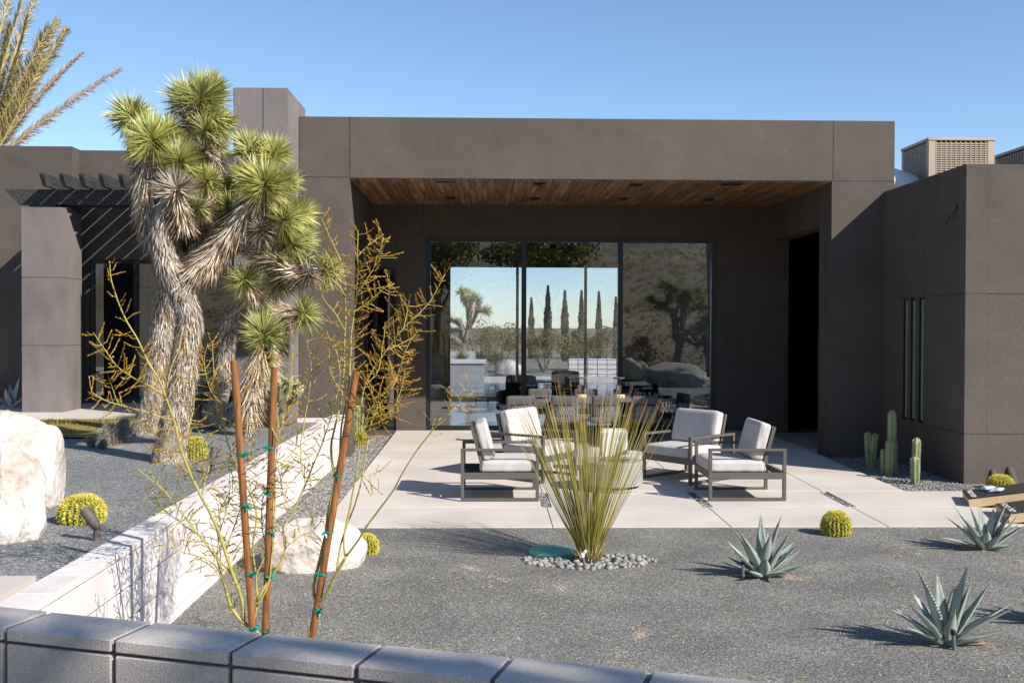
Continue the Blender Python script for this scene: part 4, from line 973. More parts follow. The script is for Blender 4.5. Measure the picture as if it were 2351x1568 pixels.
# ------------------------------------------------------------------ staked palo verde saplings
YS = 5.8
def branch_set(label, lst, seedv, leafden, z0):
    random.seed(seedv)
    b0 = lst[0][0][0]; base = P(b0[0], b0[1], YS); base.z = 0
    t = thing('palo_verde', label, 'sapling', (base.x, base.y, 0), 0, 'staked palo verde saplings')
    tr = MB(); br = MB(); tw = MB(); lf = MB(); lg = MB()
    for i, (pts2, ra, rb, dy, dens, kind) in enumerate(lst):
        n = len(pts2); P3 = [P(p[0], p[1], YS+dy*(j/(n-1))) for j, p in enumerate(pts2)]
        if i == 0: P3.insert(0, Vector((P3[0].x+(P3[0].x-P3[1].x)*.5, P3[0].y, -.05))); n += 1
        rad = [(ra+(rb-ra)*(j/(n-1)))*.84 for j in range(n)]
        pts, rad = resample(P3, rad, .03)
        pts = [p+Vector((noise.noise(p*9), noise.noise(p*9+Vector((9, 0, 0))), 0))*.006 for p in pts]
        (tr if i == 0 else br).tube(pts, rad, 8, wob=.1)
        if dens <= 0: continue
        for j in range(2, len(pts)):
            s_ = j/len(pts)
            if s_ < kind[0]: continue
            for _ in range(dens if random.random() < .7 else dens+1):
                tg = (pts[j]-pts[j-1]).normalized(); sd = rvec(); sd = (sd-tg*sd.dot(tg)).normalized(); sd.y *= .8
                d = (tg*rnd(.1, .65)+sd).normalized(); L = rnd(.05, .19)*(1.15-s_*.6)
                p0 = pts[j].lerp(pts[j-1], random.random()); p1 = p0+d*L*.5+Vector((0, 0, rnd(-.01, .01))); p2 = p0+d*L+Vector((0, 0, rnd(-.04, .02) if kind[1] else rnd(0, .03)))
                lf.cur = 0 if kind[1] else 1; lf.tube([p0, p1, p2], [.002, .0018, .0013], 3, cap=False)
                lf.cur = 2 if kind[1] and random.random() < .6 else 1
                m_ = int(L/.005*leafden)
                for q in range(m_):
                    u_ = rnd(.25, 1); pp = p0.lerp(p1, u_*2) if u_ < .5 else p1.lerp(p2, u_*2-1)
                    lf.leaf(pp, d*.8+rvec()*.6, rnd(.007, .015), .0042, rvec())
    tr.build('trunk', 'pv_bark', t, smooth=True); br.build('branches', 'pv_bark', t, smooth=True)
    lf.build('foliage', ['pv_bark', 'pv_leaf', 'pv_green'], t)
    return t
def tip(pts, r_=.0035, dens=3, dy=0, kind=(.1, 0)): return (pts, r_, .0015, dy, dens, kind)
left = [
 ([(592, 1455), (568, 1436), (545, 1414), (528, 1388), (518, 1354), (506, 1312)], .017, .009, 0, 1, (.7, 1)),
 ([(558, 1424), (557, 1378), (538, 1328), (518, 1268), (492, 1198), (462, 1139), (439, 1092), (415, 1029), (402, 979), (381, 910), (362, 866), (338, 826), (314, 777), (290, 736), (270, 689), (257, 643), (252, 599)], .013, .003, -.25, 1, (.35, 0)),
 ([(558, 1394), (550, 1351), (532, 1318), (492, 1271), (449, 1218), (415, 1175), (372, 1122), (314, 1076)], .010, .0025, -.1, 1, (.1, 1)),
 ([(449, 1218), (420, 1180), (386, 1140), (338, 1079)], .006, .0025, .15, 1, (.2, 1)),
 ([(449, 1225), (405, 1192), (362, 1160)], .005, .002, .3, 2, (0, 1)),
 ([(518, 1354), (502, 1308), (469, 1281), (412, 1265), (351, 1243)], .007, .002, -.3, 1, (.15, 1)),
 ([(506, 1312), (498, 1270), (505, 1220), (520, 1170), (528, 1110), (520, 1050)], .006, .002, .3, 2, (0, 1)),
 ([(381, 910), (342, 885), (301, 864), (268, 840), (246, 810), (213, 763)], .006, .0025, .1, 2, (0, 0)),
 ([(398, 965), (360, 955), (330, 945), (273, 929), (238, 918), (208, 899)], .006, .0025, -.15, 2, (.1, 0)),
 ([(273, 929), (262, 905), (249, 862)], .004, .002, 0, 2, (0, 0)),
 ([(439, 1092), (400, 1050), (365, 1010), (330, 975)], .005, .002, .3, 2, (0, 0)),
 ([(415, 1029), (440, 960), (445, 900), (440, 840)], .005, .002, .2, 1, (0, 0)),
 ([(381, 910), (392, 850), (410, 800), (420, 750)], .004, .002, .2, 1, (0, 0)),
 ([(492, 1198), (530, 1140), (560, 1080), (575, 1040)], .005, .002, .25, 2, (0, 1)),
 ([(518, 1268), (540, 1200), (560, 1150), (600, 1110)], .005, .002, .1, 2, (0, 1)),
 ([(462, 1139), (480, 1070), (470, 1010), (430, 960)], .005, .002, .2, 2, (0, 1)),
 ([(581, 1434), (590, 1378), (588, 1318), (580, 1250), (590, 1180), (560, 1100), (530, 1040), (510, 960), (506, 926), (491, 851), (488, 782)], .008, .0025, .1, 1, (.3, 0)),
 ([(588, 1318), (610, 1270), (600, 1200), (606, 1140), (640, 1100)], .005, .002, .2, 2, (0, 1)),
 ([(506, 926), (480, 890), (470, 830), (478, 790)], .004, .002, -.1, 2, (0, 0)),
 ([(510, 960), (535, 973), (560, 1010), (575, 1060)], .004, .002, .1, 2, (0, 0)),
 ([(590, 1378), (612, 1340), (625, 1321), (648, 1285), (654, 1258), (651, 1212), (671, 1179), (701, 1112), (724, 1056), (751, 986), (768, 930), (780, 860), (770, 790)], .010, .003, .3, 1, (.2, 1)),
 ([(590, 1390), (618, 1330), (628, 1212), (633, 1079), (638, 1013), (655, 930), (668, 860), (672, 780), (665, 740)], .007, .002, .2, 1, (.35, 0)),
 ([(638, 1013), (612, 950), (608, 880), (600, 800)], .004, .002, .2, 1, (0, 0)),
 ([(654, 1258), (690, 1230), (720, 1215), (740, 1190)], .005, .002, .1, 2, (0, 1)),
 ([(671, 1179), (650, 1130), (640, 1080), (610, 1040)], .005, .002, .1, 2, (0, 1)),
 ([(701, 1112), (690, 1040), (700, 960), (715, 860), (705, 780)], .005, .002, .2, 1, (0, 0)),
 ([(633, 1079), (660, 1050), (690, 1020), (720, 1000)], .004, .002, .1, 2, (0, 1)),
]
right = [
 ([(709, 1468), (716, 1440), (724, 1421), (727, 1381)], .016, .014, 0, 0, (0, 0)),
 ([(727, 1381), (719, 1361), (727, 1311), (744, 1238), (757, 1165), (767, 1112), (771, 1092)], .012, .010, .1, 0, (0, 0)),
 ([(771, 1092), (761, 1056), (761, 1013), (769, 980), (786, 900), (793, 760), (792, 678), (787, 612), (765, 563), (739, 503)], .009, .0025, .3, 1, (.4, 0)),
 ([(771, 1092), (779, 1062), (783, 980), (800, 886), (808, 760), (819, 678), (822, 569), (822, 528)], .008, .0025, .1, 2, (.35, 0)),
 ([(727, 1381), (744, 1371), (771, 1321), (794, 1278)], .012, .010, -.1, 0, (0, 0)),
 ([(794, 1278), (790, 1238), (800, 1179), (817, 1096), (827, 1013), (838, 886), (888, 804), (926, 754), (986, 694), (1022, 629)], .008, .0025, .2, 2, (.4, 0)),
 ([(794, 1278), (824, 1238), (853, 1192), (897, 1135), (918, 1096), (960, 1030), (1000, 980), (1040, 935), (1085, 885)], .008, .002, -.4, 0, (0, 0)),
 ([(1000, 980), (1020, 965), (1035, 945), (1060, 915), (1078, 880)], .003, .0015, 0, 2, (.3, 0)),
 ([(774, 1308), (780, 1262), (797, 1205), (824, 1129), (840, 1046), (850, 980), (870, 930), (904, 886), (931, 804), (959, 760)], .007, .002, .2, 2, (.45, 0)),
 ([(819, 678), (844, 637), (866, 600), (880, 545)], .004, .002, 0, 3, (0, 0)),
 ([(808, 720), (850, 690), (899, 648)], .004, .002, 0, 3, (0, 0)),
 ([(822, 590), (850, 560), (882, 538)], .004, .002, .1, 2, (0, 0)),
 ([(792, 678), (770, 640), (760, 600), (742, 570)], .004, .002, 0, 2, (0, 0)),
 ([(793, 760), (770, 720), (745, 690), (735, 660)], .004, .002, 0, 1, (0, 0)),
 ([(790, 830), (766, 800), (750, 760)], .004, .002, .1, 1, (0, 0)),
 ([(838, 886), (870, 850), (880, 790), (885, 740)], .004, .002, .1, 2, (0, 0)),
 ([(850, 980), (880, 960), (910, 920), (925, 880), (930, 850)], .004, .002, .1, 3, (0, 0)),
 ([(827, 1013), (850, 940), (880, 900), (920, 850)], .005, .002, -.1, 3, (0, 0)),
 ([(786, 900), (760, 860), (755, 800)], .004, .002, .1, 1, (0, 0)),
 ([(888, 804), (920, 790), (955, 770)], .003, .0015, .1, 2, (0, 0)),
 ([(926, 754), (935, 720), (938, 690)], .003, .0015, .1, 2, (0, 0)),
 ([(960, 1030), (985, 1000), (1000, 960)], .003, .0015, .1, 1, (.5, 0)),
 ([(817, 1096), (840, 1085), (870, 1100)], .003, .0015, .1, 1, (.2, 0)),
]
branch_set('yellow-green palo verde sapling tied to the two left stakes', left, 11, 1.7, 0)
branch_set('yellow-green palo verde sapling forking low beside the right stake', right, 12, 1.5, 0)
random.seed(5)
def stake(x0, y0, x1, y1, dy0, dy1, label, ties):
    a = P(x0, y0, YS+dy0); b = P(x1, y1, YS+dy1); d = (b-a).normalized(); foot = b+d*((b.z+.15)/-d.z)
    t = thing('wooden_stake', label, 'stake', (foot.x, foot.y, 0), 0, 'wooden stakes holding the saplings')
    pts = [foot+(a-foot)*i/14 for i in range(15)]
    MB().tube(pts, [.0205]*14+[.0195], 16, wob=.08).build('pole', 'stake', t, smooth=False)
    for (tx_, ty_, w_) in ties:
        s_ = (ty_-y0)/(y1-y0); c = a.lerp(b, s_); m = MB(); mid = P(tx_, ty_, c.y); r_ = .0235
        rg = []
        for k in range(25):
            an = 2*PI*k/24; rg.append(c+Vector((math.cos(an)*r_+(w_*.5*(1 if math.cos(an)*w_ > 0 else 0))*1.0, math.sin(an)*r_, .006*math.sin(an*2))))
        vs_ = []; fs = []
        for k, p in enumerate(rg):
            vs_ += [p+Vector((0, 0, .0055)), p-Vector((0, 0, .0055))]
            if k: fs.append((2*k-2, 2*k-1, 2*k+1, 2*k))
        m.add(vs_, fs); kn = c+Vector((math.copysign(r_, w_ if w_ else 1)*.9, -r_*.8, 0))
        for _ in range(5): m.leaf(kn, rvec(), .035, .014, rvec())
        m.tube([kn-Vector((.008, 0, 0)), kn+Vector((.008, 0, 0))], .007, 6)
        m.build('tie', 'tie', t)
    return t
stake(537, 828, 580, 1450, -.02, -.02, 'wooden stake with green ties, leftmost of the three', [(548, 1042, .02), (561, 1160, .02), (576, 1317, .03), (584, 1440, .03)])
stake(630, 843, 609, 1455, .05, .05, 'upright wooden stake in the middle of the three', [(625, 1026, -.02), (618, 1131, -.02), (616, 1221, .0), (613, 1320, .04), (608, 1448, .0)])
stake(818, 853, 716, 1462, .0, .0, 'leaning wooden stake, rightmost of the three', [(777, 1091, -.02), (751, 1220, -.01), (735, 1316, -.02), (722, 1402, .02)])
# ------------------------------------------------------------------ reed-like plant with pebble ring
bp = G(1352, 1284, 0)
t = thing('reed_clump', 'upright fan of thin olive quills with orange tips amid pebbles', 'plant', (bp.x, bp.y, 0))
qm = MB(); tm_ = MB()
for k in range(250):
    a = rnd(0, 2*PI); r_ = math.sqrt(random.random()); b = bp+Vector((math.cos(a)*r_*.055, math.sin(a)*r_*.055, 0))
    spread = r_**.8*rnd(.6, 1.15); 
    an = rnd(0, 2*PI) if r_ < .3 else a+rnd(-.35, .35)
    L = rnd(1.15, 1.68)*(1-.10*spread)
    if random.random() < .12: L *= .7
    th = spread*.475
    d = Vector((math.cos(an)*math.sin(th), math.sin(an)*math.sin(th), math.cos(th)))
    pts = []
    for j in range(6):
        s_ = j/5; pts.append(b+d*L*s_+Vector((d.x, d.y, 0))*.10*L*s_*s_*(.6 if th > .2 else .2)+Vector((0, 0, -.05*s_*s_*th))+Vector((noise.noise(Vector((k, s_*2, 0))), 0, 0))*.02*s_)
    w0 = rnd(.0024, .0036)
    qm.tube(pts, [w0*1.2, w0*1.1, w0, w0*.9, w0*.75, w0*.6], 3, cap=False)
    qm.cur = 1; qm.tube([pts[-1], pts[-1]+d*.04, pts[-1]+d*.09], [w0*.75, w0*.6, w0*.2], 3, cap=False); qm.cur = 0
qm.build('quills', ['quill', 'quill_tip'], t)
m = MB()
for _ in range(260):
    a = rnd(0, 2*PI); r_ = rnd(.05, .10); m.leaf(bp+Vector((math.cos(a)*r_, math.sin(a)*r_, 0)), Vector((math.cos(a)*rnd(.2, 1), math.sin(a)*rnd(.2, 1), 1)), rnd(.05, .17), .012, rvec())
m.build('basal_sheaths', 'agave_dry', t)
pmesh = []
for k in range(7):
    rk = rock_mesh(.034, .026, .019, k+40, 2, rough=.12, flat=.9); me = bpy.data.meshes.new('river_pebble'); me.from_pydata(rk.v, [], rk.f); me.materials.append(M['pebble' if k % 3 else 'pebble_warm']); me.polygons.foreach_set('use_smooth', [True]*len(me.polygons)); pmesh.append(me)
cnt = 0; placed = []
while cnt < 165:
    a = rnd(0, 2*PI); r_ = random.random()**.45
    x = bp.x+.0+math.cos(a)*r_*.60; y = bp.y-.02+math.sin(a)*r_*.29
    if (x-bp.x)**2+(y-bp.y)**2 < .095**2: continue
    s_ = rnd(.6, 1.25)
    if any((x-u_)**2+(y-v_)**2 < (.022*(s_+w_))**2 for u_, v_, w_ in placed): 
        if random.random() < .97: continue
        z = .022
    else: z = .006
    placed.append((x, y, s_)); o = bpy.data.objects.new('river_pebble', random.choice(pmesh)); C.objects.link(o)
    o.location = (x, y, gz(x, y)+z*s_); o.scale = (s_,)*3; o.rotation_euler = (rnd(-.3, .3), rnd(-.3, .3), rnd(0, 6.28))
    tag(o, 'smooth grey river pebble in the ring around the reed clump', 'pebble', 'river pebbles around the reed clump'); cnt += 1
c = G(1268, 1268, 0); t = thing('valve_cover', 'round green plastic valve cover half buried beside the pebbles', 'cover', (c.x, c.y, 0))
MB().lathe([(.22, -.05), (.22, .015), (.205, .028), (.02, .036)], 36, (c.x, c.y, 0)).build('rim', 'green_lid', t)
MB().lathe([(.04, .035), (.04, .044), (.01, .046)], 12, (c.x, c.y, 0)).build('knob', 'green_lid', t)
# irrigation risers
def riser(px, py, z, h, label, white=False, lean=0):
    c = G(px, py, z); t = thing('irrigation_riser', label, 'riser', (c.x, c.y, z), 0, 'irrigation risers in the gravel')
    MB().tube([(0, 0, -.03), (lean*h, 0, h)], .013, 10).build('pipe', 'pvc_grey', t, True)
    MB().lathe([(.017, 0), (.017, .028), (.012, .034)], 10, (lean*h, 0, h-.012)).build('cap', 'white_paint' if white else 'black_metal', t, True)
    if white: MB().tube([(lean*h, 0, h+.01), (lean*h+.03, -.01, h+.045)], .014, 8).build('elbow', 'white_paint', t, True)
    return t
riser(1345, 1301, 0, .10, 'grey riser with white elbow at the foot of the reeds', True, -.3)
riser(1706, 1326, 0, .13, 'grey riser left of the agave in front of the armchair')
riser(1927, 1226, 0, .14, 'grey riser in front of the round barrel cactus by the patio edge')
riser(2267, 1262, 0, .14, 'grey riser in front of the agave by the game boards', lean=-.1)
riser(2192, 1494, 0, .12, 'grey riser before the nearest large agave', lean=-.1)
riser(845, 1270, 0, .09, 'small grey riser by the barrel cactus beside the white boulder')
riser(364*1, 1698*.6122*1.0, .6, .06, 'short riser near the shaggy grey cacti') if False else riser(223, 1033, .6, .07, 'short riser near the shaggy grey cacti', True)
# ------------------------------------------------------------------ cacti and agaves
def barrel(px, py, z, rpx, hpx, label, top=.5):
    c = G(px, py, z); s_ = c.y/2330; rr = rpx*s_*.88; h = hpx*s_*.92; z = (gz if z == 0 else lz)(c.x, c.y) if z in (0, .6) else z
    t = thing('barrel_cactus', label, 'cactus', (c.x, c.y+rr*.6, z), 0, 'golden barrel cacti')
    ribs = 22; nv = 14; vs_ = []; fs = []; nu = ribs*4; sp = MB()
    def surf(u, v):   # v 0 bottom .. 1 top
        ph = -.5+v*(PI/2+.5) ; a = 2*PI*u
        rad = math.cos(ph)**.75*(1+.085*(math.cos(a*ribs))*min(1, math.cos(ph)*1.6)) if v < 1 else 0
        zz_ = (math.sin(ph)+.48)/1.48*h; zz_ -= h*.06*max(0, 1-(1-v)*7)
        return Vector((math.cos(a)*rad*rr, math.sin(a)*rad*rr, zz_))
    for i in range(nv+1):
        for j in range(nu): vs_.append(surf(j/nu, min(.995, i/nv)))
    for i in range(nv):
        for j in range(nu): fs.append((i*nu+j, i*nu+(j+1) % nu, (i+1)*nu+(j+1) % nu, (i+1)*nu+j))
    b = MB(); b.add(vs_, fs); b.build('body', 'barrel', t, True, smooth=True)
    for r_ in range(ribs):
        for i in range(17):
            v = .04+.93*i/16; p = surf(r_/ribs, v); nn = Vector((p.x, p.y, (p.z-h*.35)*.9)).normalized()
            for _ in range(10 if v < .75 else 18):
                sp.leaf(p, nn*.75+rvec()*.85+(Vector((0, 0, -.1)) if v < .7 else Vector((0, 0, .6))), rr*rnd(.13, .27), .0072*max(1, rr/.16), rvec())
    sp.build('spines', 'spine', t, True)
    return t
barrel(178, 1199, .6, 50, 62, 'wide golden barrel cactus beside the white boulders')
barrel(446, 1056, .6, 25, 52, 'tall golden barrel cactus at the foot of the joshua trunk')
barrel(826, 1021, 0.035, 18, 28, 'small golden barrel cactus in the pebble strip by the door')
barrel(838, 1270, 0, 29, 44, 'golden barrel cactus right of the low white boulder')
barrel(1925, 1231, 0, 33, 56, 'round golden barrel cactus alone at the patio edge')
barrel(2305, 1126, 0.02, 29, 34, 'flat golden barrel cactus under the wall lights')
def column(mb, sp, base, h, r_, lean=(0, 0), ribs=6, curve=0, tp=.88):
    nz = 16; nu = ribs*4; vs_ = []; fs = []
    for i in range(nz+1):
        t_ = i/nz; rr = r_*(1 if t_ < tp else math.sqrt(max(0.0, 1-((t_-tp)/(1-tp))**2))*.98+.02)*(.78+.22*min(1, t_*4))
        cx = base.x+lean[0]*h*(t_ if not curve else min(1, t_*curve)); cy_ = base.y+lean[1]*h*t_
        for j in range(nu):
            a = 2*PI*j/nu; k_ = rr*(1+.26*(abs(math.cos(a*ribs/2))**1.2*2-1)); vs_.append(Vector((cx+math.cos(a)*k_, cy_+math.sin(a)*k_, base.z+h*t_)))
    for i in range(nz):
        for j in range(nu): fs.append((i*nu+j, i*nu+(j+1) % nu, (i+1)*nu+(j+1) % nu, (i+1)*nu+j))
    fs.append(tuple(nz*nu+j for j in range(nu)))
    o = len(mb.v); mb.add(vs_, fs)
    old = mb.cur
    if sp is mb: mb.cur = 1
    for r__ in range(ribs):
        for i in range(int(h/.018)):
            t_ = i/(h/.018)*.99+.005; f_ = t_*nz; i0 = min(nz-1, int(f_)); j = r__*4
            p = vs_[i0*nu+j].lerp(vs_[(i0+1)*nu+j], f_-i0); nn = (p-Vector((base.x+lean[0]*h*t_, base.y+lean[1]*h*t_, p.z))).normalized()
            for _ in range(3): sp.leaf(p, nn+rvec()*.9, rnd(.010, .018), .0065, rvec())
    mb.cur = old
def colcactus(label, parts, z=.03):
    c0 = G(parts[0][0], parts[0][1], z); t = thing('column_cactus', label, 'cactus', (c0.x, c0.y, z), 0, 'ribbed column cacti')
    for (px, py, hpx, rpx, lean) in parts:
        c = G(px, py, z); s_ = c.y/2330; m = MB(); column(m, m, c, hpx*s_, rpx*s_*.8, (lean, 0))
        m.build('stem', ['cactus', 'cactus_spine'], t, smooth=True)
colcactus('pair of short ribbed column cacti in the shade by the house corner', [(1996, 1075, 86, 7.5, -.06), (2001, 1076, 84, 7.5, .10)])
colcactus('tallest ribbed column cactus cluster, in the middle of the pebble bed', [(2047, 1088, 150, 10, 0), (2041, 1093, 86, 9.5, .02), (2030, 1090, 62, 7.5, -.02), (2052, 1088, 78, 8, .0)])
colcactus('sunlit pair of column cacti nearest the corner of the wing', [(2101, 1112, 66, 10, -.02), (2102, 1108, 106, 9, .02)])
colcactus('column cactus group in the pebble strip by the door', [(815, 1012, 82, 6, .02), (826, 1008, 62, 6, .05), (822, 1004, 74, 6, 0)], .035)
# shaggy grey hedgehog cacti
c0 = G(262, 1020, .6); t = thing('hedgehog_cactus', 'clump of shaggy grey cacti beside the grass', 'cactus', (c0.x, c0.y, .6))
for (px, py, hpx, rpx, lean) in [(252, 1022, 48, 17, 0), (272, 1018, 56, 14, .25), (240, 1024, 38, 12, -.1), (215, 1028, 26, 9, -.3), (232, 1032, 20, 9, .1)]:
    c = G(px, py, .6); s_ = c.y/2330; m = MB(); sp = MB(); column(m, MB(), c, hpx*s_, rpx*s_*.8, (lean, 0), 10, tp=.55)
    for _ in range(2600):
        t_ = random.random(); a = rnd(0, 2*PI); r_ = rpx*s_*.8*(1 if t_ < .55 else math.sqrt(1-((t_-.55)/.46)**2)); nn = Vector((math.cos(a), math.sin(a), .2))
        sp.leaf(Vector((c.x+lean*hpx*s_*t_+math.cos(a)*r_, c.y+math.sin(a)*r_, c.z+hpx*s_*t_)), nn+rvec()*.9, rnd(.02, .045), .006, rvec())
    st = m.build('stem', 'grey_stem', t, smooth=True); sp.build('spines', 'grey_fuzz', st)
def agave(px, py, z, leaves, label, dry=5, scale=1, Lr=(.3, .5)):
    c = G(px, py, z) if not isinstance(px, Vector) else px
    z = gz(c.x, c.y) if z == 0 else z
    t = thing('agave', label, 'agave', (c.x, c.y, z), 0, 'blue agaves')
    def one(az, el, L, W, mat, curl=.1, nm='leaf'):
        d0 = Vector((math.cos(az)*math.cos(el), math.sin(az)*math.cos(el), math.sin(el))); side = Vector((-math.sin(az), math.cos(az), 0)); m = MB(); n = 12; vs_ = []; fs = []
        p = Vector((math.cos(az)*.02, math.sin(az)*.02, 0)); el_ = el; st = L/n; rows = []; tw = rnd(-.4, .4)
        for i in range(n+1):
            s_ = i/n; w_ = W*(.45+1.25*s_-.15*s_*s_ if s_ < .38 else (.45+1.25*.38-.02)*(1-((s_-.38)/.62)**1.55))
            w_ = max(w_, .0012); dd = Vector((math.cos(az)*math.cos(el_), math.sin(az)*math.cos(el_), math.sin(el_))); nn = side.cross(dd)*-1
            up = -dd.cross(side) if True else nn
            if up.z < 0: up = -up
            sd = (side*math.cos(tw*s_)+up*math.sin(tw*s_)).normalized(); up2 = dd.cross(sd); up2 = up2 if up2.dot(up) > 0 else -up2
            cup = w_*.38; th = .016*(1-s_)**.7*scale+.001
            wav = .006*math.sin(s_*40+az*7)
            row = [p-sd*(w_+wav*.4)+up2*cup, p-sd*w_*.5+up2*cup*.28, p.copy(), p+sd*w_*.5+up2*cup*.28, p+sd*(w_+wav*.4)+up2*cup, p+sd*w_*.5+up2*(cup*.28-th), p-up2*th, p-sd*w_*.5+up2*(cup*.28-th)]
            vs_ += row; rows.append((row[0], row[4], dd, sd)); p = p+dd*st; el_ += curl*st/L*1.0
        for i in range(n):
            for j in range(8): a_ = i*8+j; b_ = i*8+(j+1) % 8; fs.append((a_, b_, b_+8, a_+8))
        m.add(vs_, fs); m.cur = 1
        for i in range(1, n):
            for k_ in range(2):
                for side_, s0 in ((0, -1), (1, 1)):
                    q = rows[i][side_].lerp(rows[i+1][side_], k_*.5); m.add([q-rows[i][2]*.006, q+rows[i][2]*.006, q+rows[i][3]*s0*.009+rows[i][2]*.003], [(0, 1, 2)])
        e = rows[-1][0].lerp(rows[-1][1], .5); m.add([e+Vector((.003, 0, 0)), e-Vector((.003, 0, 0)), e+Vector((0, .003, 0)), e+rows[-1][2]*.035], [(0, 1, 3), (1, 2, 3), (2, 0, 3)])
        m.build(nm, mat, t, True, smooth=True)
    for (azd, eld, L, W) in leaves: one(R(azd+rnd(-9, 9)), R(eld+rnd(-6, 6)), L*scale*rnd(.82, 1.13), W*1.08*scale, ['agave', 'agave_edge'], curl=rnd(-.25, .25))
    for _ in range(dry): one(rnd(0, 2*PI), rnd(-.02, .15), rnd(.18, .28)*scale, .02*scale, ['agave_dry', 'agave_edge'], curl=-.1, nm='dry_leaf')
    return t
L1 = [(180, 22, .42, .042), (160, 38, .40, .045), (200, 35, .42, .048), (230, 12, .28, .04), (185, 62, .46, .052), (215, 60, .44, .055), (120, 55, .42, .05), (60, 60, .44, .05), (90, 80, .50, .05), (270, 78, .50, .06), (0, 84, .50, .052), (350, 62, .46, .052), (320, 55, .36, .05), (10, 42, .46, .045), (335, 30, .44, .042), (5, 24, .42, .04), (345, 14, .36, .035), (270, 48, .24, .055), (300, 18, .3, .04), (30, 40, .42, .045), (150, 20, .34, .04)]
agave(1752, 1322, 0, L1, 'blue agave in the gravel in front of the right armchair', 7)
L2 = [(180, 25, .42, .04), (170, 40, .44, .042), (200, 52, .46, .05), (215, 30, .32, .04), (150, 62, .46, .045), (185, 70, .48, .045), (100, 78, .50, .04), (20, 80, .46, .042), (350, 68, .48, .045), (0, 52, .52, .042), (330, 48, .42, .045), (350, 32, .42, .04), (10, 22, .42, .035), (320, 20, .26, .04), (290, 40, .24, .045), (250, 58, .3, .05), (60, 50, .44, .045), (120, 40, .4, .045), (340, 12, .24, .035)]
agave(2262, 1260, 0, L2, 'blue agave by the patio edge in front of the game boards', 7)
L3_ = [(180, 40, .44, .042), (165, 28, .38, .04), (195, 55, .40, .045), (200, 24, .30, .038), (150, 72, .50, .055), (190, 76, .50, .06), (100, 82, .46, .045), (20, 80, .46, .04), (350, 70, .50, .062), (0, 50, .46, .045), (335, 42, .44, .048), (350, 24, .46, .035), (320, 18, .32, .042), (270, 68, .30, .05), (280, 30, .2, .04), (10, 36, .48, .04), (60, 60, .4, .045), (120, 50, .4, .045)]
agave(2172, 1480, 0, L3_, 'large blue agave nearest the camera at the lower right', 4, 1.02)
agave(2455, 1432, 0, L1, 'blue agave just beyond the right edge of the view', 4)
c = G(8, 940, .65); agave(Vector((c.x, c.y+.3, .66)), 0, .66, [(170, 40, .4, .06), (20, 50, .5, .07), (60, 70, .5, .07), (120, 60, .45, .07), (340, 35, .42, .06), (270, 60, .4, .07), (0, 20, .4, .05)], 'small agave against the wall at the far left edge', 0, 1.1)
# ------------------------------------------------------------------ garden spotlights
def spot(px, py, z, L, dirv, label):
    c = G(px, py, z); t = thing('spotlight', label, 'spotlight', (c.x, c.y, z), 0, 'bronze garden spotlights')
    MB().lathe([(.035, -.02), (.035, .006), (.025, .01), (.025, .06), (.02, .065)], 16).build('stem', 'bronze', t, True)
    d = Vector(dirv).normalized(); T = rot_to(d); p = Vector((0, 0, .09))
    MB().lathe([(.01, -.03), (.03, -.01), (.035, .02), (.038, L*.3), (.04, L*.8), (.041, L), (.034, L*.96)], 18, p, T).build('head', 'bronze', t, True, smooth=False)
    MB().tube([(0, 0, .05), (0, 0, .10)], .02, 10).build('knuckle', 'bronze', t, True)
spot(222, 1238, .61, .15, (-.65, .25, .75), 'bronze spotlight aimed up beside the wide barrel cactus')
spot(487, 1085, .61, .17, (.1, .3, 1), 'bronze spotlight standing upright near the white retaining wall')
